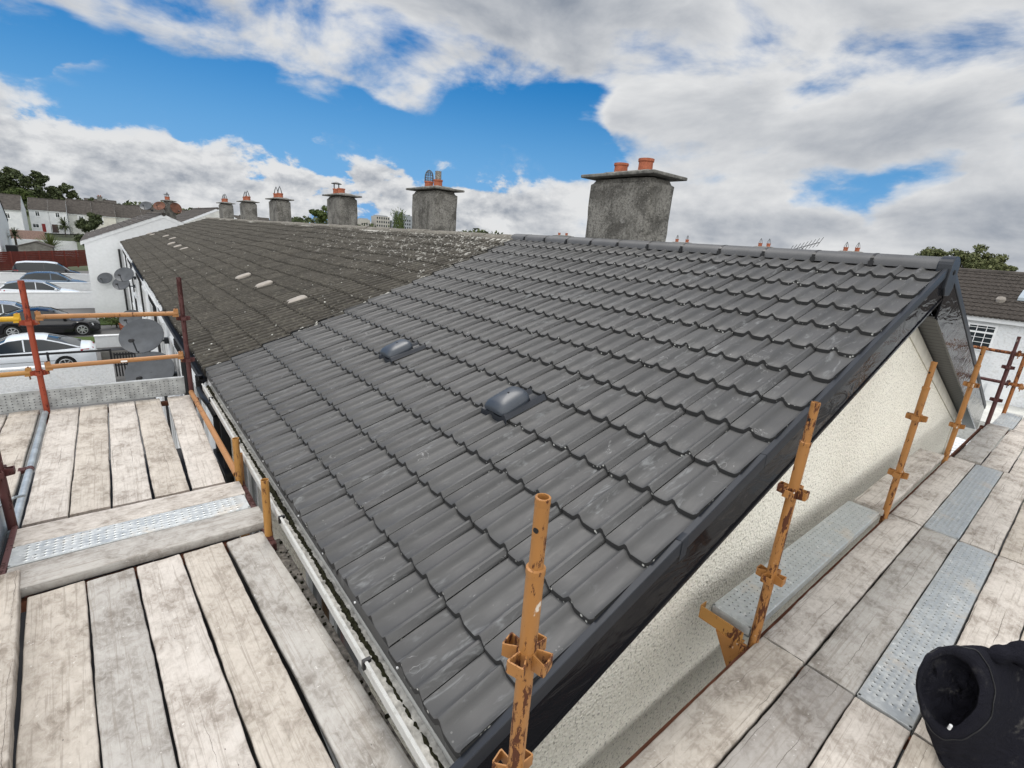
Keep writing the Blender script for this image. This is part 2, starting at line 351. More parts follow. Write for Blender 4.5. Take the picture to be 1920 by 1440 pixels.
leafm('leaf_palm', (.045, .070, .018), (.16, .18, .06))
plain('bark', (.07, .055, .04), .95, 0, .3, 6)
plain('rear_tile', (.050, .043, .037), .95, 0, .45, 9, .2, .5)
plain('roof_brown', (.070, .062, .055), .95, 0, .35, 2.0, .2, .3)
plain('fence_red', (.125, .022, .014), .75, 0, .2, 3)
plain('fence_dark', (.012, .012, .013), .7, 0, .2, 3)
plain('shed_grey', (.17, .165, .15), .9, 0, .3, 3)
plain('brick_pink', (.30, .20, .17), .9, 0, .2, 5)
plain('door_red', (.22, .02, .02), .5); plain('door_brown', (.06, .03, .025), .5)
plain('car_white', (.70, .74, .78), .15, 0, .02, 2, .6); plain('car_black', (.010, .010, .012), .10, 0, .02, 2, .6)
plain('car_silver', (.45, .48, .50), .18, .5, .02, 2, .6); plain('car_blue', (.10, .14, .19), .18, .4, .02, 2, .6)
plain('tyre', (.015, .015, .015), .85); plain('alloy', (.55, .57, .58), .3, .7, .05, 5)
plain('lamp_red', (.35, .01, .02), .2, 0, .02, 2, .6); plain('lamp_clear', (.62, .64, .66), .15, 0, .02, 2, .7)
plain('number_plate', (.75, .75, .72), .5); plain('sticker', (.82, .82, .80), .6, 0, .03, 3)
plain('mint', (.40, .60, .50), .7, 0, .12, 3); plain('cloth_black', (.0075, .0075, .0105), .95, 0, .25, 6, .15, .5)
plain('moss', (.022, .022, .012), 1, 0, .6, 60, .1, 1)
plain('far_wall', (.42, .40, .36), .9, 0, .15, .05); plain('far_wall_grey', (.30, .32, .34), .9, 0, .1, .05)
N = mat('fabric_black', .95, 0, .12)
dst = N.m('MULTIPLY', N.ramp(N.noise(N.o, 16, 7, .75), .52, .70), N.ramp(N.noise(N.o, 5, 2), .48, .62))
fin(N, N.mix(N.m('MULTIPLY', dst, .35), (.011, .011, .016), (.20, .19, .17)), N.m('ADD', N.noise(N.o, 260, 3), N.m('MULTIPLY', N.noise(N.scale(N.o, (1, 1, 1.6)), 9, 5, .6, 1.6), 6.0)), .7, .006)
N = mat('gutter_pvc', .5, 0, .35)
ms = N.noise(N.scale(N.o, (4, 1.6, 4)), 9, 6, .75); c = N.mix(N.ramp(ms, .50, .75), (.52, .52, .50), (.28, .27, .24)); fin(N, c)
N = mat('zinc_plate', .45, .3, .4); fin(N, N.mix(N.noise(N.o, 6, 6, .7), (.30, .36, .40), (.52, .57, .60)))

# ------------------------------------------------------------------ mesh helpers
class MB:
    def __init__(s): s.v = []; s.f = []; s.mi = []; s.r = []
    def add(s, verts, faces, mi=0, rnd=None):
        n = len(s.v); s.v.extend(tuple(p) for p in verts)
        rr = random.random() if rnd is None else rnd
        for f in faces: s.f.append(tuple(i + n for i in f)); s.mi.append(mi); s.r.append(rr)
        return s
    def box(s, x0, x1, y0, y1, z0, z1, mi=0):
        return s.add([(x0, y0, z0), (x1, y0, z0), (x1, y1, z0), (x0, y1, z0), (x0, y0, z1), (x1, y0, z1), (x1, y1, z1), (x0, y1, z1)],
                     [(0, 3, 2, 1), (4, 5, 6, 7), (0, 1, 5, 4), (1, 2, 6, 5), (2, 3, 7, 6), (3, 0, 4, 7)], mi)
    def hexa(s, b, t, mi=0):     # bottom 4 and top 4 corners
        return s.add(list(b) + list(t), [(0, 3, 2, 1), (4, 5, 6, 7), (0, 1, 5, 4), (1, 2, 6, 5), (2, 3, 7, 6), (3, 0, 4, 7)], mi)
    def prism(s, pts, axis, a, b, mi=0):   # closed outline in the two other axes, extruded along axis from a to b
        n = len(pts)
        def P(p, k):
            return (k, p[0], p[1]) if axis == 'x' else (p[0], k, p[1]) if axis == 'y' else (p[0], p[1], k)
        v = [P(p, a) for p in pts] + [P(p, b) for p in pts]
        f = [tuple(range(n)), tuple(range(2 * n - 1, n - 1, -1))] + [(i, i + n, (i + 1) % n + n, (i + 1) % n) for i in range(n)]
        return s.add(v, f, mi)
    def tube(s, p0, p1, r0, r1=None, n=12, mi=0, hollow=0.0, caps=True):
        p0 = Vector(p0); p1 = Vector(p1); r1 = r0 if r1 is None else r1
        d = (p1 - p0).normalized(); a = Vector((0, 0, 1)) if abs(d.z) < .9 else Vector((1, 0, 0))
        u = d.cross(a).normalized(); w = d.cross(u)
        v = []; f = []
        for p, r in ((p0, r0), (p1, r1)):
            for i in range(n):
                t = 2 * PI * i / n; v.append(p + (u * math.cos(t) + w * math.sin(t)) * r)
        f += [(i, (i + 1) % n, (i + 1) % n + n, i + n) for i in range(n)]
        if hollow:
            for p, r in ((p1, r1 * hollow), (p1 - d * min(.25, (p1 - p0).length * .9), r1 * hollow)):
                for i in range(n):
                    t = 2 * PI * i / n; v.append(p + (u * math.cos(t) + w * math.sin(t)) * r)
            f += [(i + n, (i + 1) % n + n, (i + 1) % n + 2 * n, i + 2 * n) for i in range(n)]
            f += [(i + 2 * n, (i + 1) % n + 2 * n, (i + 1) % n + 3 * n, i + 3 * n) for i in range(n)]
            f += [tuple(range(3 * n, 4 * n)), tuple(range(n - 1, -1, -1))]
        elif caps: f += [tuple(range(n - 1, -1, -1)), tuple(range(n, 2 * n))]
        return s.add(v, f, mi)
    def path(s, pts, r, n=8, mi=0):
        for a, b in zip(pts[:-1], pts[1:]): s.tube(a, b, r, n=n, mi=mi)
        return s
    def grid(s, P, mi=0, closed_u=False, closed_v=False, rnd=None):   # P[i][j] points
        nu = len(P); nv = len(P[0]); v = [p for row in P for p in row]; f = []
        for i in range(nu if closed_u else nu - 1):
            for j in range(nv if closed_v else nv - 1):
                f.append((i * nv + j, ((i + 1) % nu) * nv + j, ((i + 1) % nu) * nv + (j + 1) % nv, i * nv + (j + 1) % nv))
        return s.add(v, f, mi, rnd)
    def build(s, name, mats, parent=None, smooth=None, bevel=0.0, M4=None):
        me = bpy.data.meshes.new(name); me.from_pydata(s.v, [], s.f)
        for m in (mats if isinstance(mats, (list, tuple)) else [mats]): me.materials.append(bpy.data.materials[m])
        me.polygons.foreach_set('material_index', s.mi)
        at = me.attributes.new('rnd', 'FLOAT', 'FACE'); at.data.foreach_set('value', s.r)
        if smooth:
            me.polygons.foreach_set('use_smooth', [True] * len(s.f)); me.set_sharp_from_angle(angle=math.radians(smooth))
        me.update()
        o = bpy.data.objects.new(name, me); COL.objects.link(o)
        if parent is not None:
            o.parent = parent
            if not parent.get('local'): o.matrix_parent_inverse = Matrix.Translation(-Vector(parent.get('base', (0, 0, 0))))
        if bevel:
            b = o.modifiers.new('bevel', 'BEVEL'); b.width = bevel; b.segments = 2; b.limit_method = 'ANGLE'
        return o
def tag(o, label, cat, group=None, kind=None):
    if label: o['label'] = label
    if cat: o['category'] = cat
    if group: o['group'] = group
    if kind: o['kind'] = kind
    return o
def thing(name, label, cat, base, group=None, local=False, rotz=0):
    """an Empty at the base; parts are given in world coordinates, or about the base when local"""
    o = bpy.data.objects.new(name, None); COL.objects.link(o); o.location = base; o.rotation_euler = (0, 0, rotz)
    o.empty_display_size = .2
    o['base'] = tuple(base)
    if local: o['local'] = 1
    return tag(o, label, cat, group)
def sub(mb, name, mats, part, **k):
    """a sub-part: child of a part whose mesh is in the same coordinates"""
    root = part.parent
    o = mb.build(name, mats, None, **k); o.parent = part
    return o
def copy_tree(o, parent=None):
    c = o.copy(); COL.objects.link(c)
    if parent is not None: c.parent = parent
    for ch in o.children: copy_tree(ch, c)
    return c
def structure(mb, name, m, kind='structure', **k): return tag(mb.build(name, m, **k), None, None, None, kind)

# ------------------------------------------------------------------ roof geometry of the terrace
XE, ZE, SL, XR = .735, -1.731, .3719, 5.60
YV = 1.0                                     # inner edge of the gable verge
def rz(x): return ZE + SL * ((x if x <= XR else 2 * XR - x) - XE)
COURSES = [.735] + [5.233 - .3515 * k for k in range(12, -1, -1)]
PITCH = .3036
def prof(t, amp):        # t = position over one roll + pan
    t = t % 1.0
    if t < .48: return amp * (.5 - .5 * math.cos(2 * PI * t / .48))
    return -.08 * amp * math.sin(PI * (t - .48) / .52)
def rib(t, amp):         # older tile: closely set rounded ribs with narrow grooves
    t = t % 1.0
    return amp * (.80 - .8 * abs(math.cos(PI * t)) ** 9 - .55 * (2 * t - 1) ** 2 + .12 * math.sin(2 * PI * t))
def tiles(mb, y0, y1, phase, amp, thick, nseg=9, extra=0, jit=.001, x_lo=None, side=1, y0f=None, mi_edge=1, sag=None, ribs=0):
    CR = [COURSES[1] - .3515 * k for k in range(extra, 0, -1)] + COURSES[1:] if extra else COURSES
    k0 = math.floor((y0 - phase) / PITCH) - 1; k1 = math.ceil((y1 - phase) / PITCH) + 1
    for ci in range(len(CR)):
        xa = CR[ci]; xb = (CR[ci + 1] if ci + 1 < len(CR) else XR - .03) + .035
        for k in range(k0, k1):
            ya = phase + k * PITCH + .0015; yb = ya + PITCH - .003
            lo = y0 if y0f is None else y0f(xa)
            ya2 = max(ya, lo); yb2 = min(yb, y1)
            if yb2 - ya2 < .02: continue
            dz = random.uniform(-jit, jit); dx = random.uniform(-jit, jit) * 2.5; tw = random.uniform(-jit, jit) * 1.2
            N_ = max(3, int(round((ribs or 2) * nseg * (yb2 - ya2) / PITCH)))
            rows = [[], [], [], [], []]
            for j in range(N_ + 1):
                y = ya2 + (yb2 - ya2) * j / N_
                h = (rib((y - phase) / (PITCH / ribs), amp) if ribs else prof((y - phase) / (PITCH / 2), amp)) + tw * (j / N_ - .5) + dz
                if y - ya < .006 and not ribs: h += .002
                sg = sag(y) if sag else 0
                x = xa + dx
                def Pz(xx, off):
                    X = xx if side > 0 else 2 * XR - xx
                    return (X, y, ZE + SL * (xx - XE) + h + off + sg)
                rows[0].append(Pz(x + .005, -.006))
                rows[1].append(Pz(x, thick - .004))
                rows[2].append(Pz(x + .005, thick + .001))
                rows[3].append(Pz((xa * 2 + xb) / 3, thick * .66 + .002))
                rows[4].append(Pz(xb, .002))
            rn = random.random(); n = len(mb.v); w = N_ + 1
            for rr in rows: mb.v.extend(rr)
            for i in range(4):
                for j in range(N_):
                    f = (n + i * w + j, n + (i + 1) * w + j, n + (i + 1) * w + j + 1, n + i * w + j + 1)
                    mb.f.append(f[::-1] if side > 0 else f); mb.mi.append(mi_edge if i == 0 else 0); mb.r.append(rn)
            for j in (0, N_):      # side edges down to the bed
                a = [n + i * w + j for i in (1, 4)]
                b0 = len(mb.v); p, q = mb.v[a[0]], mb.v[a[1]]
                mb.v.extend([(p[0], p[1], p[2] - .02), (q[0], q[1], q[2] - .015)])
                mb.f.append((a[0], a[1], b0 + 1, b0)); mb.mi.append(mi_edge); mb.r.append(rn)
    return mb
def YB(x, _=0): return 6.48 + .058 * (x - XE)     # where new tiles meet old ones

def ridge_tile(mb, ya, yb, hw=.142, z0=.056, top=.163, n=10, noise=0.0, th=.014):
    P = []
    for y in (ya, yb) if not noise else np.linspace(ya, yb, 5):
        row = []
        for j in range(n + 1):
            t = PI * j / n
            nn = noise * (random.random() - .5)
            row.append((XR - hw * math.cos(t) * (1 + nn), y, z0 + (top - z0) * math.sin(t) ** .85 * (1 + nn * .6)))
        row += [(XR + (hw - th), y, z0)] + [(XR - (hw - th) * math.cos(PI * (n - j) / n), y, z0 + (top - z0 - th) * math.sin(PI * (n - j) / n) ** .85) for j in range(1, n)] + [(XR - (hw - th), y, z0)]
        P.append(row)
    mb.grid(P, closed_v=True)
    for row in (P[0], P[-1]):
        m = n + 1; L = len(row)
        mb.add(row, [(j, j + 1, L - 2 - j, L - 1 - j) for j in range(n)])
    return mb
def pot(mb, x, y, z, r, h, mi=0):
    prof_ = [(r * .98, 0), (r, h * .2), (r * .97, h * .75), (r * 1.1, h * .82), (r * 1.1, h), (r * .86, h), (r * .84, h * .3), (.001, h * .28)]
    P = [[(x + a * math.cos(t), y + a * math.sin(t), z + b) for t in np.linspace(0, 2 * PI, 18, endpoint=False)] for a, b in prof_]
    return mb.grid(P, mi, closed_v=True)
def chimney(house, x0, x1, y0, y1, ztop, pots, zb=-.5, cowl=None, seed=0, haunch=True):
    """pots: list of (x, y, r, h)"""
    rs = random.Random(seed); mb = MB(); n = 7
    hs = ztop - .135
    def ring(z, ins, jit=.006):
        pts = []
        for (ax, ay), (bx, by) in (((x0 + ins, y0 + ins), (x1 - ins, y0 + ins)), ((x1 - ins, y0 + ins), (x1 - ins, y1 - ins)), ((x1 - ins, y1 - ins), (x0 + ins, y1 - ins)), ((x0 + ins, y1 - ins), (x0 + ins, y0 + ins))):
            for i in range(n):
                t = i / n; c = .02 if i == 0 else 0
                pts.append((ax + (bx - ax) * t + rs.uniform(-jit, jit) + (c if ax < (x0 + x1) / 2 else -c), ay + (by - ay) * t + rs.uniform(-jit, jit) + (c if ay < (y0 + y1) / 2 else -c), z))
        return pts
    zs = np.linspace(zb, hs, 10)
    P = [ring(z, 0) for z in zs] + [ring(hs + .02, .03), ring(hs + .07, .055)]
    mb.grid(P, closed_v=True); mb.add(P[-1], [tuple(range(len(P[-1])))])
    st = mb.build('chimney', 'chimney_dash', house, smooth=35)
    s = MB(); o = .10
    s.box(x0 - o, x1 + o, y0 - o, y1 + o, ztop - .045, ztop); sl = sub(s, 'slab', 'slab', st, bevel=.012)
    f = MB(); f.hexa([(x0 + .03, y0 + .05, ztop + .001), (x1 - .03, y0 + .05, ztop + .001), (x1 - .03, y1 - .05, ztop + .001), (x0 + .03, y1 - .05, ztop + .001)],
                     [(x0 + .14, y0 + .18, ztop + .05), (x1 - .14, y0 + .18, ztop + .05), (x1 - .14, y1 - .18, ztop + .05), (x0 + .14, y1 - .18, ztop + .05)])
    sub(f, 'flaunching', 'slab', st)
    for i, (px, py, r, h) in enumerate(pots):
        sub(pot(MB(), px, py, ztop + .02, r, h), 'chimney_pot', 'terracotta', st, smooth=40)
        c = cowl[i] if cowl else None
        if c == 'cone':
            w = MB(); zt = ztop + h + .30
            for a in range(4):
                t = a * PI / 2 + .4; w.path([(px + r * .95 * math.cos(t), py + r * .95 * math.sin(t), ztop + h), (px + r * .55 * math.cos(t), py + r * .55 * math.sin(t), ztop + h + .17), (px, py, zt)], .011, 5)
            sub(w, 'wire_cowl', 'wire', st)
        elif c == 'cage':
            w = MB()
            for a in range(5):
                t = a * PI / 5
                w.path([(px + r * math.cos(t) * math.cos(q), py + r * math.sin(t) * math.cos(q), ztop + h + .10 + .17 * math.sin(q)) for q in np.linspace(0, PI, 9)], .006, 5)
                for sg in (-1, 1): w.tube((px + sg * r * math.cos(t), py + sg * r * math.sin(t), ztop + h - .01), (px + sg * r * math.cos(t), py + sg * r * math.sin(t), ztop + h + .10), .006, n=5)
            for zz, rr in ((.0, 1), (.05, 1), (.10, 1), (.16, .92), (.21, .75)):
                w.path([(px + r * rr * math.cos(t), py + r * rr * math.sin(t), ztop + h + zz) for t in np.linspace(0, 2 * PI, 15)], .005, 4)
            sub(w, 'cage_cowl', 'wire', st)
        elif c == 'flat':
            w = MB()
            for a in range(4):
                t = a * PI / 2 + .3; w.tube((px + r * .9 * math.cos(t), py + r * .9 * math.sin(t), ztop + h - .02), (px + r * .9 * math.cos(t), py + r * .9 * math.sin(t), ztop + h + .17), .010, n=5)
            w.grid([[(px + q * math.cos(t), py + q * math.sin(t), ztop + h + zz) for t in np.linspace(0, 2 * PI, 12, endpoint=False)] for q, zz in ((r * 1.45, .165), (r * 1.5, .18), (.005, .235))], closed_v=True)
            sub(w, 'cap_cowl', 'wire', st)
        elif c == 'stub':
            sub(MB().tube((px, py, ztop + h - .03), (px, py, ztop + h + .20), r * .72, n=14, hollow=.85), 'flue_liner', 'dusty', st, smooth=40)
    return st
def window_on(house, plane, a0, a1, z0, z1, pos, out, frame='white_upvc', bars=(), rails=(), pane='glass', name='window', sill=True, fw=.06):
    """plane 'x': lies in X = pos, spans Y a0..a1; plane 'y': in Y = pos, spans X. out = +1/-1 outward side"""
    def B(mb, p0, p1, q0, q1, d0, d1):
        lo, hi = sorted((pos + out * d0, pos + out * d1))
        return mb.box(lo, hi, p0, p1, q0, q1) if plane == 'x' else mb.box(p0, p1, lo, hi, q0, q1)
    f = MB()
    B(f, a0, a1, z0, z0 + fw, .0, .035); B(f, a0, a1, z1 - fw, z1, .0, .035)
    B(f, a0, a0 + fw, z0 + fw, z1 - fw, .0, .035); B(f, a1 - fw, a1, z0 + fw, z1 - fw, .0, .035)
    for t, w in bars: B(f, a0 + (a1 - a0) * t - w / 2, a0 + (a1 - a0) * t + w / 2, z0 + fw, z1 - fw, .004, .031)
    for t, w in rails: B(f, a0 + fw, a1 - fw, z0 + (z1 - z0) * t - w / 2, z0 + (z1 - z0) * t + w / 2, .006, .029)
    fr = f.build(name, frame, house)
    g = MB(); B(g, a0 + fw * .5, a1 - fw * .5, z0 + fw * .5, z1 - fw * .5, .002, .012); sub(g, 'pane', pane, fr)
    if sill:
        k = MB(); B(k, a0 - .06, a1 + .06, z0 - .07, z0 - .005, .0, .09); sub(k, 'sill', 'white_paint', fr)
    return fr
def house_body(house, x0, x1, y0, y1, zg, matn, inset=.34, gable_pts=None):
    """walls with gable tops under the near terrace roofs (ridge along Y)"""
    mb = MB()
    pts = [(x0, zg), (x1, zg), (x1, rz(x1) - .10), (XR, rz(XR) - .10), (x0, rz(x0) - .10)]
    mb.prism(pts, 'y', y0, y1)
    return mb.build('wall', matn, house)

# ------------------------------------------------------------------ ground
G = -6.6
g = MB(); S = 2600
g.add([(-S, -S, G - .3), (S, -S, G - .3), (S, S, G - .3), (-S, S, G - .3)], [(0, 1, 2, 3)])
structure(g, 'ground', 'fields')
structure(MB().add([(-60, -40, G), (60, -40, G), (60, 74, G), (-60, 74, G)], [(0, 1, 2, 3)]), 'tarmac', 'asphalt')
structure(MB().box(-2.35, -.35, 32.9, 34.3, G + .005, G + .06), 'grass_strip', 'grass')
structure(MB().box(-1.0, .78, 38.0, 40.0, G + .005, G + .06), 'front_lawn', 'grass')

# ------------------------------------------------------------------ the near, newly tiled house
H1 = thing('terraced_house', 'nearest end house with new dark grey roof tiles and cream pebbledash gable', 'house', (5.6, 3.8, G), 'houses of the near terrace')
# clip against the slanting line where the old tiles begin
def clip_y(mb, keep_below):
    v = []
    for x, y, z in mb.v:
        xx = x if x <= XR else 2 * XR - x
        b = YB(xx)
        v.append((x, min(y, b) if keep_below else max(y, b), z))
    mb.v = v; return mb
tiles(mbn := MB(), YV - .002, 6.85, .953, .030, .036, nseg=11, jit=.0019)
clip_y(mbn, True).build('roof_tiles', ['new_tile', 'tile_edge'], H1, smooth=42)
tiles(mbb := MB(), YV - .002, 6.85, .953, .026, .034, jit=.0011, side=-1, nseg=5, extra=4)
clip_y(mbb, True).build('back_roof_tiles', ['new_tile', 'tile_edge'], H1, smooth=42)
RT = .497
for k in range(12):
    ya = 1.03 + k * RT; yb = min(ya + RT - .004, 6.86)
    rt = ridge_tile(MB(), ya, yb).build('ridge_tile', 'ridge_new', H1, smooth=40)
    if k:
        u = MB(); P = []
        for y in (ya - .012, ya + .010):
            P.append([(XR - .145 * math.cos(t), y, .051 + .115 * math.sin(t) ** .85) for t in np.linspace(0, PI, 13)])
        u.grid(P); u.box(XR - .153, XR - .130, ya - .022, ya + .016, .047, .091)
        u.box(XR - .146, XR - .126, ya - .014, ya + .008, .08, .118)
        sub(u, 'ridge_union', 'black_plastic', rt)
dr = MB()       # dark dry-ridge roll under the ridge tiles
dr.hexa([(XR - .125, 1.0, rz(XR - .125) + .002), (XR + .125, 1.0, rz(XR - .125) + .002), (XR + .125, 6.85, rz(XR - .125) + .002), (XR - .125, 6.85, rz(XR - .125) + .002)],
        [(XR - .10, 1.0, .06), (XR + .10, 1.0, .06), (XR + .10, 6.85, .06), (XR - .10, 6.85, .06)])
dr.build('ridge_roll', 'black_plastic', H1)
# verge trim, bargeboards and soffit on the gable, front and back slopes
def slope_bar(mb, xa, xb, ya, yb, lo, hi, mi=0):
    """bar that follows the roof slope; offsets are above the tile plane"""
    return mb.hexa([(xa, ya, rz(xa) + lo), (xb, ya, rz(xb) + lo), (xb, yb, rz(xb) + lo), (xa, yb, rz(xa) + lo)],
                   [(xa, ya, rz(xa) + hi), (xb, ya, rz(xb) + hi), (xb, yb, rz(xb) + hi), (xa, yb, rz(xa) + hi)], mi)
for sg, xs in ((1, [.66, 1.92, 2.62, 5.56]), (-1, [11.45, 5.64])):
    for a, b in zip(xs[:-1], xs[1:]):
        lo_, hi_ = sorted((a, b)); v = MB(); pa, pb = lo_ + .002, hi_ - .002
        # cap with a slanting top and a rounded outer nose, lower lip over the bargeboard
        outl = [(1.000, -.03), (1.000, .036), (.997, .040), (.966, .046), (.963, .043), (.962, .036), (.962, -.028), (.965, -.032), (.974, -.032), (.974, -.03)]
        P = [[(x, y, rz(x) + d) for y, d in outl] for x in (pa, pb)]
        v.grid(P, closed_v=True); v.add(P[0], [tuple(range(len(outl)))]); v.add(P[1], [tuple(range(len(outl)))])
        v.build('verge_trim', 'verge_plastic', H1, smooth=28)
    a, b = sorted((xs[0], xs[-1]))
    bb = MB(); LO = .255 if sg > 0 else .43
    slope_bar(bb, a, b, .969, .986, -LO, -.02); bb.build('bargeboard', 'gloss_black', H1, bevel=.003)
    lp = MB(); slope_bar(lp, a, b, .961, .9685, -LO - .01, -LO + .01); lp.build('bargeboard_lip', 'gloss_black', H1)
    so = MB(); slope_bar(so, a, b, .9865, 1.1495, -LO + .01, -LO + .02); so.build('soffit', 'soffit', H1)
cov = MB().tube((1.94, .9505, rz(1.94) - .05), (1.94, .9505, rz(1.94) + .046), .001)   # joint cover of the trim
j = MB(); P = [[(x, y - .0015 if y < .99 else y, rz(x) + d + .0015) for y, d in [(1.002, .036), (.997, .0415), (.966, .0475), (.961, .036), (.961, -.06)]] for x in (1.895, 1.945)]
j.grid(P); j.build('trim_joint_cover', 'verge_plastic', H1, smooth=40)
# ridge end cap
ec = MB(); n = 14
outl = [(XR - .150 * math.cos(t), .065 + .108 * math.sin(t) ** .8) for t in np.linspace(0, PI, n)] + [(XR + .150, -.10), (XR + .09, -.16), (XR - .09, -.16), (XR - .150, -.10)]
outl = outl[::-1]
ec.prism(outl, 'y', .945, 1.045); e_o = ec.build('ridge_end_cap', 'verge_plastic', H1, bevel=.008)
sc_ = MB().tube((XR, .9449, .04), (XR, .938, .04), .022, n=14); sc_.tube((XR, .939, .04), (XR, .935, .04), .009, n=8)
sub(sc_, 'cap_plug', 'black_plastic', e_o)
# walls: gable in pebbledash
WY = 1.15
wl = MB(); pts = [(.80, G), (10.25, G), (10.25, rz(10.25) - .43), (XR, rz(XR) - .43), (XR, rz(XR) - .26), (.80, rz(.80) - .19)]
wl.prism(pts, 'y', WY, 6.58); wl.build('wall', 'pebbledash', H1)
bd = MB()
for a, b in ((XR + .01, 10.255),):
    bd.hexa([(a, WY - .012, rz(a) - .58), (b, WY - .012, rz(b) - .58), (b, WY + .01, rz(b) - .58), (a, WY + .01, rz(a) - .58)],
            [(a, WY - .012, rz(a) - .435), (b, WY - .012, rz(b) - .435), (b, WY + .01, rz(b) - .435), (a, WY + .01, rz(a) - .435)])
bd.box(10.11, 10.26, WY - .012, WY + .05, G, rz(10.26) - .58); bd.build('plaster_band', 'smooth_band', H1)
# eaves: fascia, gutter full of moss, plain eaves strip
def gutter(house, ya, yb, matn='gutter_pvc', moss=True):
    o_ = [(.757, -1.792), (.757, -1.868), (.738, -1.885), (.690, -1.885), (.667, -1.862), (.664, -1.796), (.658, -1.790), (.662, -1.784), (.672, -1.786), (.674, -1.858), (.693, -1.877), (.735, -1.877), (.749, -1.862), (.749, -1.792)]
    P = [[(x, y, z) for x, z in o_] for y in np.linspace(ya, yb, 40)]
    gt = MB().grid(P, closed_v=True).build('gutter', matn, house, smooth=30)
    for y in np.arange(ya + .62, yb, 1.35):
        b = MB(); b.box(.655, .690, y - .009, y + .009, -1.800, -1.783); b.box(.652, .664, y - .009, y + .009, -1.83, -1.785)
        sub(b, 'bracket', 'black_plastic', gt)
    if moss:
        mm = MB(); rs = random.Random(3); P = []
        ys = np.arange(ya + .02, yb - .02, .012)
        for y in ys:
            k = .5 + .5 * math.sin(y * 3.1 + 1) * math.sin(y * 1.3)
            h = -1.826 + .018 * k + rs.uniform(0, .014); wd = .006 + .009 * k + rs.uniform(0, .006); cx = .716 + rs.uniform(-.004, .004)
            P.append([(cx - wd, y, -1.835), (cx - wd * .6, y, h - .008), (cx, y, h + rs.uniform(0, .008)), (cx + wd * .6, y, h - .004), (cx + wd, y, -1.835)])
        mm.grid(P); gm = sub(mm, 'gutter_moss', 'moss', gt)
        dd = MB(); P = [[(x, y, -1.828 + rs.uniform(0, .010)) for x in (.674, .685, .70, .715, .73, .748)] for y in np.arange(ya, yb, .03)]
        dd.grid(P); sub(dd, 'gutter_silt', 'silt', gt)
    return gt
fs = MB(); fs.box(.772, .80, WY - .16, 6.58, -2.02, -1.775); fs.build('fascia', 'white_upvc', H1)
fs = MB(); fs.hexa([(.7585, 1.01, -1.80), (.79, 1.01, -1.775), (.79, 6.5, -1.775), (.7585, 6.5, -1.80)], [(.7585, 1.01, -1.793), (.79, 1.01, -1.765), (.79, 6.5, -1.765), (.7585, 6.5, -1.793)]); fs.build('eaves_strip', 'white_upvc', H1)
gutter(H1, 1.02, 6.25)
fl = MB().box(.7385, .775, 1.005, 6.48, ZE - .034, ZE + .030); fl.build('eaves_filler', 'new_tile', H1)
cl = MB(); rs = random.Random(5)
for k in range(0, 36, 3):
    y = .953 + PITCH / 2 * k + .06 + rs.uniform(-.01, .01)
    if 1.05 < y < 6.4: cl.box(.731, .7395, y - .004, y + .004, ZE + .004, ZE + .011)
cl.build('eaves_clip', 'white_upvc', H1)['kind'] = 'stuff'
window_on(H1, 'x', 1.92, 2.86, -3.2, -2.06, .80, -1, bars=((.5, .07),), rails=((.72, .05),))
window_on(H1, 'x', 4.18, 4.99, -3.2, -2.06, .80, -1, bars=((.5, .06),))
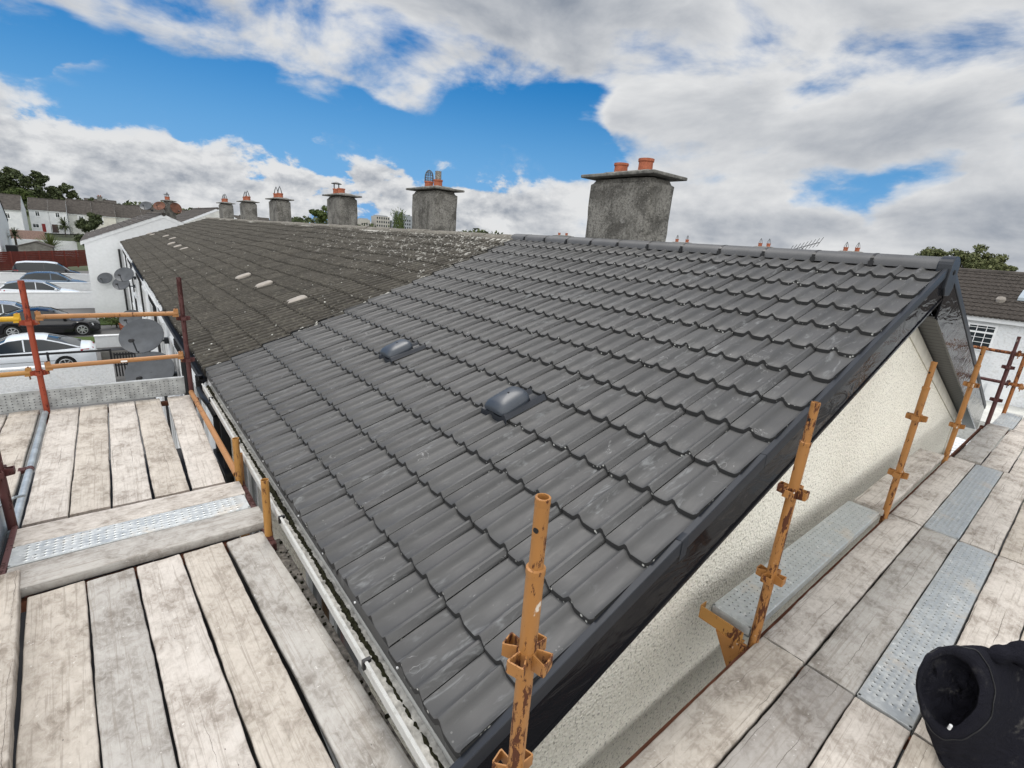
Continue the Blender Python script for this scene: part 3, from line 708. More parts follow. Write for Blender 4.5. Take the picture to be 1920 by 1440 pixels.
# vents on the roof
def roof_vent(house, x0, x1, y0, y1, cream=False):
    """hooded tile vent: lower edge x0, upper edge x1"""
    m_ = 'vent_cream' if cream else 'vent_plastic'
    b = MB(); P = []
    if not cream:
        ka = math.floor(((y0 + y1) / 2 - .953) / PITCH) * PITCH + .953
        for x, o in ((2.045, .036), (2.047, .046), (2.43, .014)):
            P.append([(x, ka + PITCH * j / 24, rz(x) + o + prof(2 * j / 24, .030)) for j in range(25)])
        b.grid([[(x_, y_, z_ - .03) for x_, y_, z_ in P[0]]] + P)
        b.hexa([(x0 + .02, y0 + .015, rz(x0)), (x1 + .03, y0 + .015, rz(x1)), (x1 + .03, y1 - .015, rz(x1)), (x0 + .02, y1 - .015, rz(x0))],
               [(x0 + .03, y0 + .03, rz(x0) + .085), (x1 - .01, y0 + .03, rz(x1) + .085), (x1 - .01, y1 - .03, rz(x1) + .085), (x0 + .03, y1 - .03, rz(x0) + .085)])
    else:
        b.hexa([(x0 + .02, y0 + .02, rz(x0)), (x1 - .01, y0 + .02, rz(x1)), (x1 - .01, y1 - .02, rz(x1)), (x0 + .02, y1 - .02, rz(x0))],
           [(x0 + .02, y0 + .02, rz(x0) + .05), (x1 - .01, y0 + .02, rz(x1) + .05), (x1 - .01, y1 - .02, rz(x1) + .05), (x0 + .02, y1 - .02, rz(x0) + .05)])
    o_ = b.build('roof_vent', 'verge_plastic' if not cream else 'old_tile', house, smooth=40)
    # hood: pillow-shaped cap
    h = MB(); nu, nv = 12, 14; P = []
    lift = .082 if not cream else .035; top = .135 if not cream else .085
    e = .30
    def hood(u, v):          # u up the slope, v across, -1..1, superellipse plan
        return u, v
    rings = [(.86, lift), (1.0, lift - .012), (1.02, lift + .006), (1.0, lift + .022), (.90, top - .012), (.72, top - .002), (.40, top + .004), (.01, top + .005)]
    cx, cy = (x0 + x1) / 2, (y0 + y1) / 2; ax, ay = (x1 - x0) / 2, (y1 - y0) / 2
    for s_, z in rings:
        row = []
        for t in np.linspace(0, 2 * PI, 56, endpoint=False):
            c_, s2 = math.cos(t), math.sin(t)
            px = math.copysign(abs(c_) ** .38, c_) * ax * s_; py = math.copysign(abs(s2) ** .38, s2) * ay * s_
            arch = -.022 * (py / ay) ** 2 if s_ > .3 and not cream else 0
            row.append((cx + px, cy + py, rz(cx + px) + z + arch * (1 if z > lift + .01 else .6)))
        P.append(row)
    h.grid(P[::-1], closed_v=True); h.add(P[-1], [tuple(range(56))])
    sub(h, 'hood', m_, o_, smooth=55)
    if not cream: sub(MB().tube((cx + .01, cy, rz(cx + .01) + top + .002), (cx + .01, cy, rz(cx + .01) + top + .009), .008, n=8), 'hood_mark', 'black_plastic', o_)
    return o_
roof_vent(H1, 2.035, 2.300, 2.505, 2.755)
roof_vent(H1, 2.040, 2.305, 4.335, 4.595)
# mortar strip over the joint with the old tiles
ms = MB(); rs = random.Random(11); P = []
for x in np.arange(.74, 5.3, .03):
    c = YB(x) + .02; wd = .035 + rs.uniform(0, .035); h = .030 + rs.uniform(-.006, .016)
    P.append([(x, c - wd * .7, rz(x) + .004), (x, c - wd * .3, rz(x) + h), (x, c + wd * .4, rz(x) + h + rs.uniform(-.01, .01)), (x, c + wd, rz(x) + .004)])
ms.grid(P); ms.build('verge_mortar', 'patchy_mortar', H1, smooth=30)
X0c = 5.80
chimney(H1, X0c, X0c + .595, 4.35, 5.47, 1.067, [(X0c + .28, 4.69, .102, .19), (X0c + .28, 5.13, .099, .16)], seed=1)

# ------------------------------------------------------------------ the older houses of the same terrace
seams = [6.6, 12.2, 18.0, 24.8, 31.0, 40.0]
olds = [('old house next to the newly tiled one, its chimney has a caged pot', (9.69, 10.79), [(.27, 10.05, .098, .17), (.27, 10.45, .10, .15)], ['stub', 'cage'], [(2.11, 2.40, 8.02, 8.26), (2.13, 2.42, 10.2, 10.44), (2.10, 2.39, 12.0 - .1, 12.14 - .0)]),
        ('second old house from the new roof, chimney with one flat capped pot', (15.35, 16.5), [(.22, 15.75, .11, .17), (.22, 16.15, .11, .17)], [None, 'flat'], []),
        ('third old house from the new roof, chimney with two pointed wire cowls', (22.4, 23.7), [(.25, 22.75, .12, .2), (.25, 23.3, .12, .2)], ['cone', 'cone'], [(2.11, 2.40, 22.15, 22.42), (2.10, 2.39, 24.05, 24.33)]),
        ('fourth old house from the new roof, second smallest chimney with tall wire cowls', (28.3, 29.6), [(.25, 28.7, .13, .22), (.25, 29.2, .13, .2)], ['cone', 'cone'], [(2.11, 2.40, 26.4, 26.7), (2.41, 2.70, 29.2, 29.5)]),
        ('old house at the far end of the long mossy roof, smallest chimney', (34.2, 35.6), [(.25, 34.6, .13, .22), (.25, 35.1, .13, .2)], ['cone', 'cone'], [(2.41, 2.70, 32.4, 32.7), (2.10, 2.39, 37.0, 37.35), (2.10, 2.39, 39.2, 39.5)])]
def sag(y): return -.012 + .012 * math.sin(y * .9) + .008 * math.sin(y * 2.3 + 1)
for i, (lab, (cy0, cy1), pots, cowl, vents) in enumerate(olds):
    y0, y1 = seams[i], seams[i + 1]
    h = thing('terraced_house', lab, 'house', (5.6, (y0 + y1) / 2, G), 'houses of the near terrace')
    near_f = 8 if i == 0 else 6
    t = tiles(MB(), y0 - (.25 if i == 0 else 0), y1, .953, .048, .034, nseg=near_f + 4, jit=.005, sag=sag, ribs=2)
    if i == 0: clip_y(t, False)
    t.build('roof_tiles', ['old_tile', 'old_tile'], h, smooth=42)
    t = tiles(MB(), y0 - (.25 if i == 0 else 0), y1, .953, .026, .024, nseg=2, jit=.005, side=-1)
    if i == 0: clip_y(t, False)
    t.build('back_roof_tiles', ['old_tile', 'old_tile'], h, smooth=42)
    r = MB(); y = y0 + (.2 if i == 0 else 0)
    while y < y1:
        ye = min(y + .45, y1); dz = random.uniform(-.012, .012)
        ridge_tile(r, y, ye - .006, hw=.15, z0=.04 + dz, top=.145 + dz, n=8, noise=.05); y += .45
    r.build('ridge', 'old_ridge', h, smooth=50)
    bm_ = MB(); P = []
    for y in np.arange(y0 + (.25 if i == 0 else 0), y1, .05):
        w_ = .19 + random.uniform(0, .05); P.append([(XR - w_, y, rz(XR - w_) + .018 + random.uniform(0, .012)), (XR - .14, y, .06), (XR + .14, y, .06), (XR + w_, y, rz(XR - w_) + .02)])
    bm_.grid(P).build('ridge_bedding', 'lichen_mortar', h)
    wl = MB(); wl.prism([(.80, G), (10.3, G), (10.3, rz(10.3) - .12), (XR, rz(XR) - .12), (.80, rz(.80) - .06)], 'y', y0 + (.0 if i else .005), y1 - .01)
    wl.build('wall', 'white_paint' if i % 2 == 0 else 'house_white', h)
    fb = MB(); fb.box(.765, .798, y0, y1 - .01, -2.0, -1.79); fb.build('fascia', 'white_upvc', h)
    gb = MB(); o_ = [(.757, -1.79), (.757, -1.86), (.72, -1.885), (.68, -1.86), (.672, -1.79), (.68, -1.79), (.69, -1.855), (.72, -1.87), (.745, -1.85), (.749, -1.79)]
    gb.grid([[(x, y, z) for x, z in o_] for y in np.linspace(y0 + (.0), y1 - .01, 12)], closed_v=True)
    gb.build('gutter', 'black_plastic' if i in (0, 2) else 'white_upvc', h)
    chimney(h, X0c, X0c + .595, cy0 * 1.036, cy1 * 1.036, 1.067 if i != 2 else 1.085, [(X0c + a, b * 1.036, c, d) for a, b, c, d in pots], cowl=cowl, seed=i + 3)
    for v_ in vents: roof_vent(h, *v_, cream=True)
    for a in (.8, 3.4):
        window_on(h, 'x', y0 + a, y0 + a + 1.5, -3.3, -2.25, .80, -1, bars=((.5, .06),))
        window_on(h, 'x', y0 + a, y0 + a + 1.5, -5.8, -4.6, .80, -1, bars=((.5, .06),))
    dp = MB(); yy = y0 + 2.7
    dp.path([(.70, yy, -1.87), (.70, yy, -1.98), (.76, yy, -2.15), (.76, yy, G + .1)], .036, 10)
    dp.build('downpipe', 'black_plastic', h, smooth=40)
    if i == 0:      # broken gutter end and swan-neck beside the new roof
        q = MB(); q.path([(.695, 6.75, -1.82), (.695, 6.75, -1.98), (.70, 6.55, -2.03), (.73, 6.25, -2.06), (.76, 6.1, -2.15), (.76, 6.1, G)], .042, 12)
        q.build('downpipe', 'black_plastic', h, smooth=40)
        q = MB(); q.tube((.765, 5.62, -1.95), (.765, 5.62, G), .045, n=12); q.box(.70, .80, 5.45, 6.2, -2.62, -2.58)
        q.build('soil_pipe', 'black_plastic', h, smooth=40)

# ------------------------------------------------------------------ scaffold boards and steel planks
def board_mesh(L, Wd=.225, T=.038, seed=0, wear=.003):
    Wd -= .001
    rs = random.Random(seed); nl = max(6, int(L / .06)); mb = MB(); P = []
    e0 = rs.uniform(-.006, .006); e1 = rs.uniform(-.006, .006)
    cup = rs.uniform(-.002, .003); ph = rs.uniform(0, 9)
    wob = lambda x, k: wear * (.5 * math.sin(x * 7 + k + ph) + .5 * rs.uniform(-1, 1))
    for i in range(nl + 1):
        x = -L / 2 + L * i / nl
        sk = wear * 1.5 * rs.uniform(-1, 1) if i in (0, nl) else 0
        a = -Wd / 2 + wob(x, 0); b = Wd / 2 + wob(x, 4); dz = .0025 * math.sin(x * 2.1 + ph)
        c = .007
        prof_ = [(a + c, 0), (a + c * .4, -.002), (a, -c), (a, -T + .004), (a + .004, -T), (b - .004, -T), (b, -T + .004), (b, -c), (b - c * .4, -.002), (b - c, 0), (b * .6 + a * .4 + .02, cup), ((a + b) / 2, cup * 1.5), (a * .6 + b * .4 - .02, cup)]
        P.append([(x + sk * math.sin(j * 1.7), y, z + dz) for j, (y, z) in enumerate(prof_)])
    mb.grid(P, closed_v=True); n = len(P[0])
    mb.add(P[0], [tuple(range(n - 1, -1, -1))]); mb.add(P[-1], [tuple(range(n))])
    return mb
def steel_mesh(L, Wd=.225, T=.062):
    mb = MB(); nx = int(L / .040); ny = 6; sx_ = (L - .03) / nx; sy = (Wd - .03) / ny
    x0 = -L / 2 + .015; y0 = -Wd / 2 + .015
    for i in range(nx):
        for j in range(ny):
            cx = x0 + (i + .5) * sx_; cy = y0 + (j + .5) * sy; hx, hy = sx_ / 2, sy / 2
            if (i + j // 2) % 2 == (j % 2 == 0 and j > 0) * 1 and (i * 7 + j * 3) % 5 == 0 or i in (0, nx - 1):
                mb.add([(cx - hx, cy - hy, 0), (cx + hx, cy - hy, 0), (cx + hx, cy + hy, 0), (cx - hx, cy + hy, 0)], [(0, 1, 2, 3)], rnd=.5); continue
            o_ = [(hx, 0), (hx, hy), (0, hy), (-hx, hy), (-hx, 0), (-hx, -hy), (0, -hy), (hx, -hy)]
            A = [(cx + a, cy + b, 0) for a, b in o_]
            B = [(cx + .0085 * math.cos(k * PI / 4), cy + .0085 * math.sin(k * PI / 4), .0008) for k in range(8)]
            C = [(cx + .0052 * math.cos(k * PI / 4), cy + .0052 * math.sin(k * PI / 4), .0026) for k in range(8)]
            E_ = [(cx + .0049 * math.cos(k * PI / 4), cy + .0049 * math.sin(k * PI / 4), -.012) for k in range(8)]
            f = []
            for r_ in range(3): f += [(r_ * 8 + k, r_ * 8 + (k + 1) % 8, r_ * 8 + 8 + (k + 1) % 8, r_ * 8 + 8 + k) for k in range(8)]
            mb.add(A + B + C + E_, f, rnd=.5); mb.add(C[:0] + [(p[0], p[1], -.002) for p in E_], [tuple(range(8))], mi=1, rnd=.5)  # black disc set in each hole stands in for the shade inside
    # edge frame: borders, sides, returns
    a, b = Wd / 2, L / 2
    outl = [(a - .015, 0), (a - .004, 0), (a, -.004), (a, -T + .01), (a - .006, -T), (a - .03, -T)]
    for sg in (1, -1):
        P = [[(x, y * sg, z) for y, z in outl] for x in (-b, b)]
        if sg < 0: P = P[::-1]
        mb.grid(P)
    for sg in (1, -1):
        P = [[(sg * x, y, z) for x, z in [(b - .015, 0), (b - .002, 0), (b, -.004), (b, -T + .012)]] for y in (-a + .004, a - .004)]
        mb.grid(P if sg < 0 else P[::-1])
    return mb
def put_board(cx, cy, z, L, ang=0.0, matn='board_pale', label='', Wd=.225, T=.038, seed=0, tilt=0.0, group=None, name='scaffold_board'):
    o = board_mesh(L, Wd, T, seed).build(name, matn, None, smooth=50)
    o.location = (cx, cy, z); o.rotation_euler = (0, tilt, ang)
    return tag(o, label, 'scaffold board', group)
def put_steel(cx, cy, z, L, ang=0.0, label='', Wd=.225, tilt=0.0, group=None, name='steel_scaffold_plank', roll=0.0):
    o = steel_mesh(L, Wd).build(name, ['galv', 'black_plastic'], None, smooth=30)
    o.location = (cx, cy, z); o.rotation_euler = (roll, tilt, ang)
    return tag(o, label, 'steel plank', group)

ZD = -1.97
GD = 'scaffold boards of the gable deck'
# gable deck: five bays of boards running away beside the gable
S = [.640, .4125, .1875, -.04, -.265]
nm = ['nearest', 'second', 'third']
BAYS = [(.20, 2.555), (2.572, 4.925), (4.945, 7.252), (7.270, 9.50), (9.52, 10.68)]
LB = {
 (0, 0): ('pale board in the bay below the nearest pole, bordering the gable gap', 'board_tan', 0),
 (0, 1): ('dark grey cracked board ending at the lower corner of the steel plank beside the hood', 'board_dark', 0),
 (0, 2): ('clean pinkish board ending at the reddish strip below the long steel plank', 'board_pale', 0),
 (0, 3): ('dirty board with brown stains peeking out beneath the black jacket', 'board_tan', 0),
 (0, 4): ('board almost wholly under the black jacket in the nearest bay', 'board_grey', 0),
 (1, 0): ('board touching the foot of the second orange pole, beside the raised steel plank', 'board_pale', 0),
 (1, 1): ('wide stained board between the first board by the gable and the long steel plank', 'board_grey', 0),
 (1, 2): ('long steel plank with rows of holes passing under the black hood', None, 0),
 (1, 3): ('pale board right behind the black jacket, outside the long steel plank', 'board_pale', 0),
 (1, 4): ('outermost board behind the black jacket at the photo edge', 'board_tan', 0),
 (2, 0): ('cracked pale board between the foot of the third pole and the far steel plank', 'board_pale', 0),
 (2, 1): ('steel plank in the middle bay of the gable deck, full of small slots', None, 0),
 (2, 2): ('pale board just outside the middle steel plank', 'board_pale', 0),
 (2, 3): ('board at the photo edge outside the middle steel plank bay', 'board_tan', 0),
 (3, 0): ('grey board that sits slightly high beside the foot of the fourth pole', 'board_grey', .018),
 (3, 1): ('pale board beside the high grey board in the fourth bay', 'board_pale', 0),
 (3, 2): ('outer board at the photo edge in the fourth bay', 'board_pale', 0),
 (4, 0): ('short bright steel plank at the far end of the gable deck', None, .01),
 (4, 1): ('farthest timber board at the end of the gable deck', 'board_pale', 0)}
for (b, s_), (lab, mt, dz) in LB.items():
    x0, x1 = BAYS[b]; L = x1 - x0; y = S[s_] - (.035 if b == 3 else .065 if b == 4 else 0)
    if mt: put_board((x0 + x1) / 2, y, ZD + dz, L, random.uniform(-.002, .002), mt, lab, seed=b * 9 + s_ + 3, group=GD, Wd=.2175)
    else: put_steel((x0 + x1) / 2, y, ZD + dz, L - .012, 0, lab, Wd=.220, group='steel planks among the boards')
put_steel(3.585, .892, -1.90, 2.24, 0, 'raised steel plank tight against the foot of the pebbledash gable', Wd=.226, group='steel planks among the boards')
put_board(5.88, .878, -1.90, 2.20, 0, 'board_pale', 'raised timber board against the gable beyond the raised steel plank', seed=77, group=GD, Wd=.222, T=.05)
# boards over the upper-left bay (run along the eaves)
GL = 'boards of the left deck'
for x, w, ang, mt, lab in ((-.523, .220, 0, 'board_pale', 'pale board right beside the grey steel tube on the far left deck'),
                           (-.296, .216, 0, 'board_tan', 'second timber board from the grey steel tube, tan with dark mottling'),
                           (-.066, .220, 0, 'board_pale', 'board with one long wandering crack in the far left deck'),
                           (.165, .218, .004, 'board_tan', 'tan board left of the open wedge gap in the far left deck'),
                           (.428, .222, -.018, 'board_pale', 'board right of the open wedge gap, nearest the eaves in the far bay')):
    put_board(x, 5.25, ZD, 2.45, PI / 2 + ang, mt, lab, seed=int(x * 100) + 300, group=GL, Wd=w)
put_board(-.822, 5.30, ZD + .012, 2.40, PI / 2, 'board_tan', 'board left of the grey steel tube, its dark edge facing the tube', seed=401, group=GL, Wd=.215, T=.05)
put_board(-1.06, 5.30, ZD, 2.40, PI / 2, 'board_pale', 'board at the photo edge beside the red pole foot', seed=402, group=GL)
# cross planks
put_board(-.03, 3.800, -1.93, 1.24, 0, 'board_pale', 'short crosswise timber board behind the crosswise steel plank', seed=31, group=GL, Wd=.232)
put_steel(-.03, 3.572, -1.93, 1.22, 0, 'short steel plank laid crosswise between two crosswise boards', Wd=.218, group='steel planks among the boards')
put_board(.0, 3.335, -1.93, 1.26, .012, 'board_grey', 'thick crosswise board with white flecks, in front of the crosswise steel plank', seed=33, group=GL, Wd=.240, T=.058)
# near left deck, boards slightly skewed to the eaves
for x, w, mt, lab in ((-.363, .230, 'board_tan', 'near board with a long split down its left half, beside the raised edge board'),
                      (-.136, .208, 'board_grey', 'grey streaky near board, second from the raised edge board'),
                      (.085, .216, 'board_pale', 'palest near board, middle of the near left deck'),
                      (.312, .214, 'board_tan', 'near board with flowing knotty grain, second from the gutter'),
                      (.548, .216, 'board_grey', 'wide grey near board right beside the gutter gap')):
    put_board(x, 1.955, ZD, 2.44, PI / 2 + .0505, mt, lab, seed=int(x * 1000) + 900, group=GL, Wd=w)
put_board(-.594, 2.12, -1.90, 2.46, PI / 2 + .064, 'board_tan', 'raised board along the left edge of the near deck', seed=55, group=GL, Wd=.205, T=.072)
put_board(.675, 1.98, -2.035, 2.3, PI / 2 + .02, 'dusty', 'narrow debris-strewn board in the gap between deck and wall', Wd=.070, seed=56, group=GL)
db = MB(); rs = random.Random(9)
for k in range(70):
    y = rs.uniform(1.2, 3.12); x = .675 + rs.uniform(-.04, .04) - (y - 1.98) * .02; a = rs.uniform(.003, .009)
    db.box(x - a, x + a, y - a * rs.uniform(.5, 1.6), y + a, -2.035, -2.031 + a * rs.uniform(.3, 1))
tag(db.build('rubble', 'moss'), None, None, None, 'stuff')
for k, (x0_, x1_, y0_, y1_) in enumerate([(-1.2 + .3 * q, -.903 + .3 * q, .8, 6.5) for q in range(6)] + [(.8, 10.6, .70 - .3 * q, .997 - .3 * q) for q in range(6)]):  # unseen dark strips added under both decks so the board gaps read black
    tag(MB().box(x0_, x1_, y0_, y1_, -2.66, -2.62).build('gap_shade_strip', 'fence_dark', bevel=.004), ('added dark strip blackening the gaps below the left deck, %s from the eaves' if k < 6 else 'added dark strip blackening the gaps below the gable deck, %s from the gable') % ['sixth', 'fifth', 'fourth', 'third', 'second', 'first', 'first', 'second', 'third', 'fourth', 'fifth', 'sixth'][k], 'scaffold board', 'dark strips added below the decks')
# toe boards
o = put_steel(-.50, 6.515, -1.865, 2.05, 0, 'dimpled steel toe board standing on edge across the far end of the left deck', Wd=.205, name='toe_board', roll=PI / 2)
o['category'] = 'toe board'; o.data.materials[0] = bpy.data.materials['galv_old']
tb = MB().box(-.712, -.700, 3.30, 4.05, -1.99, -1.72)
tag(tb.build('toe_plate', 'zinc_plate', bevel=.002), 'blue-grey metal plate standing at the left photo edge by the maroon pole', 'toe board')

# ------------------------------------------------------------------ scaffold standards, rails and beams
def pressing(part, x, y, z, matn, ang=0.0, only=(0, 1, 2, 3), sc=1.0):
    mb = MB(); t = .0035
    for k in only:
        a = ang + k * PI / 2; ca, sa = math.cos(a), math.sin(a)
        out = [(.0225, -.013), (.064 * sc, -.026), (.067 * sc, -.020), (.067 * sc, .020), (.064 * sc, .026), (.0225, .013)]
        inn = [(.0225, -.008), (.060 * sc, -.021), (.0625 * sc, -.017), (.0625 * sc, .017), (.060 * sc, .021), (.0225, .008)]
        def R_(p, zz): return (x + p[0] * ca - p[1] * sa, y + p[0] * sa + p[1] * ca, zz)
        n = len(out)
        top = lambda p: z + .026 - (p[0] - .0225) * .08
        bot = lambda p: z - .026 + (p[0] - .0225) * .25
        v = [R_(p, bot(p)) for p in out] + [R_(p, top(p)) for p in out] + [R_(p, bot(p)) for p in inn] + [R_(p, top(p)) for p in inn]
        f = []
        for i in range(n - 1):
            f += [(i, i + 1, i + 1 + n, i + n), (i + 2 * n, i + 3 * n, i + 1 + 3 * n, i + 1 + 2 * n), (i + n, i + 1 + n, i + 1 + 3 * n, i + 3 * n), (i, i + 2 * n, i + 1 + 2 * n, i + 1)]
        mb.add(v, f)
    mb.tube((x, y, z - .024), (x, y, z + .024), .0262, n=14)
    return sub(mb, 'coupling_bracket', matn, part, bevel=0)
def standard(x, y, ztop, label, mp, spigot=.2, zs=(-1.07, -1.56), zb=None, hole=True, ang=0.0, only=(0, 1, 2, 3), lean=0.0, group='upright scaffold poles'):
    zb = G if zb is None else zb
    th = thing('scaffold_pole', label, 'scaffold pole', (x, y, zb), group)
    zt = ztop - spigot
    t = MB(); t.tube((x, y, zb), (x, y, zt), .0242, n=20, hollow=0 if spigot else .84)
    tb = t.build('tube', mp, th, smooth=40)
    if spigot:
        s_ = MB(); s_.tube((x, y, zt - .04), (x, y, ztop), .0192, n=18, hollow=.74)
        s_.grid([[(x + r_ * math.cos(a), y + r_ * math.sin(a), z) for a in np.linspace(0, 2 * PI, 18, endpoint=False)] for r_, z in ((.0192, ztop - .022), (.0204, ztop - .016), (.0200, ztop - .001), (.0150, ztop + .0005))], closed_v=True)
        s_.grid([[(x + r_ * math.cos(a), y + r_ * math.sin(a), z) for a in np.linspace(0, 2 * PI, 18, endpoint=False)] for r_, z in ((.0245, zt - .022), (.0262, zt - .014), (.0258, zt), (.0195, zt + .003))], closed_v=True)
        sp_ = s_.build('spigot', mp, th, smooth=40)
        if hole:
            d = Vector((-x, -y, 0)).normalized(); d = Vector((d.x * .86 + d.y * .5, d.y * .86 - d.x * .5, 0))
            c = Vector((x, y, ztop - .085))
            sub(MB().tube(c + d * .0185, c + d * .0196, .0078, n=12), 'pin_hole', 'black_plastic', sp_)
    for z in zs:
        pressing(tb, x, y, z, mp, ang, only)
    return th
standard(.755, .75, -.585, 'nearest orange scaffold pole, rusty and splashed with white, standing right before the new roof', 'paint_orange', ang=.35, zs=(-1.065, -1.50))
standard(2.49, .76, -.605, 'orange pole rising beside the near end of the raised steel plank', 'paint_orange', ang=.05)
standard(4.81, .76, -.627, 'orange pole in front of the middle of the pebbledash gable', 'paint_orange', ang=.05, zs=(-1.08, -1.57))
standard(7.05, .76, -.67, 'orange pole crossing the black barge of the back roof slope', 'paint_orange', ang=.05, zs=(-1.09, -1.56))
standard(9.45, .72, -.70, 'thin dark maroon pole in front of the white house, two brackets on it', 'paint_maroon', ang=.05, zs=(-1.13, -1.60))
standard(10.55, .67, -.70, 'reddish orange pole at the far corner of the scaffold', 'paint_rusty', ang=.05, zs=(-1.04, -1.50))
standard(-.66, 6.50, -.68, 'bright red pole at the far left corner of the deck', 'paint_red', spigot=0, zs=(-1.08, -1.58))
standard(.58, 6.50, -.63, 'rust brown pole standing where the eaves pass the far end of the deck', 'paint_maroon', spigot=0, zs=(-1.08, -1.56))
standard(-.665, 3.98, -.66, 'dark maroon pole at the left photo edge, beside the end of the grey steel tube', 'paint_maroon', spigot=0, zs=(-1.10, -1.57))
standard(.595, 3.93, -1.58, 'short amber pole stub behind the crosswise boards, farther of the two stubs', 'paint_amber', spigot=0, zs=())
standard(.625, 4.02, -1.75, 'lower amber stub hidden just behind the farther amber pole stub', 'paint_tan', spigot=0, zs=())
standard(.615, 3.12, -1.57, 'short amber pole stub nearest the camera, beside the gutter', 'paint_amber', spigot=0, zs=())
def rail(p0, p1, label, mp, ends=True, r=.0242, name='guard_rail', cat='guard rail', group='scaffold rails'):
    p0 = Vector(p0); p1 = Vector(p1); th = thing(name, label, cat, tuple(p0), group)
    t = MB().tube(p0, p1, r, n=16, hollow=.8).build('tube', mp, th, smooth=40)
    if ends:
        d = (p1 - p0).normalized(); s_ = Vector((-d.y, d.x, 0))
        for p, k in ((p0, 1), (p1, -1)):
            e = MB(); c = p + d * .012 * k
            b = [c + s_ * a * .017 + d * q * k + Vector((0, 0, -.035)) for a, q in ((-1, -.02), (1, -.02), (1, .035), (-1, .035))]
            t_ = [c + s_ * a * .017 + d * q * k + Vector((0, 0, .050)) for a, q in ((-1, -.02), (1, -.02), (1, .020), (-1, .020))]
            e.hexa(b, t_); sub(e, 'end_fitting', mp, t)
            w_ = MB(); w_.box(c.x - .006, c.x + .006, c.y - .006, c.y + .006, c.z - .07, c.z + .06); sub(w_, 'wedge', 'paint_rusty', t)
    return th
rail((-.60, 6.47, -1.02), (.53, 6.47, -1.02), 'upper tan rail between the red pole and the rust brown pole', 'paint_tan')
r2 = rail((-.60, 6.47, -1.52), (.53, 6.47, -1.50), 'lower tan rail with a small white sticker, above the steel toe board', 'paint_tan')
st_ = MB().box(-.02, .035, 6.4440, 6.4455, -1.520, -1.502); st_.build('sticker', 'sticker', r2)
rail((-2.3, 6.50, -1.05), (-.72, 6.50, -1.04), 'yellow rail reaching in from the left edge to the red pole', 'paint_yellow')
rail((-2.3, 6.50, -1.60), (-.72, 6.50, -1.57), 'pale ochre rail reaching in from the left edge below the yellow rail', 'paint_amber')
rail((-.70, 1.40, -1.62), (-.70, 3.93, -1.60), 'amber rail running towards the camera from the maroon pole', 'paint_amber')
rail((.565, 6.38, -1.91), (.592, 4.00, -1.91), 'orange brown tube running along the eaves beside the far boards', 'paint_tan', ends=False)
rail((10.55, .73, -1.04), (10.55, 3.6, -1.00), 'upper salmon rail crossing in front of the white house window', 'paint_rusty')
rail((10.55, .73, -1.50), (10.55, 3.6, -1.46), 'lower maroon rail in front of the white house', 'paint_maroon')
rail((10.55, -1.6, -1.06), (10.55, .61, -1.05), 'upper rail leaving the far corner pole towards the right photo edge', 'paint_rusty')
rail((10.55, -1.6, -1.54), (10.55, .61, -1.52), 'lower rail leaving the far corner pole towards the right photo edge', 'paint_tan')
tt = thing('steel_tube', 'galvanised grey steel tube lying in the gap between boards on the left deck', 'steel tube', (-.665, 5.2, ZD))
tb = MB().tube((-.668, 3.93, -1.975), (-.668, 6.42, -1.975), .0242, n=16, hollow=.8).build('tube', 'tube_steel', tt, smooth=40)
bk = MB(); bk.grid([[(-.668 + .0265 * math.cos(a), y, -1.975 + .0265 * math.sin(a)) for a in np.linspace(-.3, PI + .3, 12)] for y in (4.93, 4.99)])
bk.box(-.73, -.69, 4.93, 4.99, -1.985, -1.955); sub(bk, 'band_clamp', 'paint_maroon', tb)
cable = MB(); cable.path([(-.80, 3.72, -1.74), (-.74, 3.90, -1.79), (-.69, 4.02, -1.80), (-.64, 4.05, -1.78), (-.60, 4.10, -1.80)], .009, 8)
tag(cable.build('tie_wire', 'tube_steel', smooth=40), 'grey tie wrapped round the maroon pole at the left photo edge', 'tie wire')
# transoms and ledgers below the boards
def beam(x0, x1, y0, y1, z0, z1, label, mp='rust', name='transom'):
    th = tag(MB().box(x0, x1, y0, y1, z0, z1).build(name, mp, bevel=.004), label, 'scaffold beam', 'beams under the boards'); return th
for x, w in ((2.563, 'below the near end of the long steel plank'), (4.935, 'below the far end of the long steel plank'), (7.261, 'below the fourth pole'), (9.51, 'below the dark maroon pole')):
    beam(x - .03, x + .03, -.9, .79, -2.06, -2.012, 'rusty beam across the gable deck ' + w)
beam(-.68, .64, 3.955, 4.015, -2.035, -1.985, 'reddish beam visible between the far boards and the crosswise boards')
beam(-.68, .66, 3.205, 3.255, -2.075, -2.015, 'rusty beam under the thick crosswise board')
beam(-.70, .64, 6.44, 6.49, -2.06, -2.012, 'rusty beam under the far end of the left deck')
beam(-.665, -.635, 3.22, 3.95, -1.975, -1.925, 'dark brown bar along the left ends of the crosswise boards', 'paint_maroon')
beam(.595, .635, 3.0, 4.0, -2.03, -1.975, 'dark brown bar under the right ends of the crosswise boards', 'paint_maroon')
beam(.62, 2.5, .755, .775, -2.07, -2.01, 'dark rusty ledger along the gap between deck and gable', 'rust', 'ledger')
for a, b, w in ((2.52, 4.79, 'second and third'), (4.83, 7.03, 'third and fourth'), (7.07, 9.43, 'fourth and maroon')):
    beam(a, b, .757, .777, -2.07, -2.015, 'rusty ledger between the %s poles' % w, 'rust', 'ledger')
hb = thing('hop_up_bracket', 'orange angle bracket carrying the near end of the raised steel plank', 'bracket', (2.43, .9, -1.95))
q = MB(); q.box(2.405, 2.412, .79, 1.035, -1.985, -1.905); q.box(2.412, 2.455, .79, 1.035, -1.985, -1.978); q.box(2.405, 2.46, 1.035, 1.041, -1.985, -1.90)
q.build('angle_iron', 'paint_amber', hb, bevel=.002)
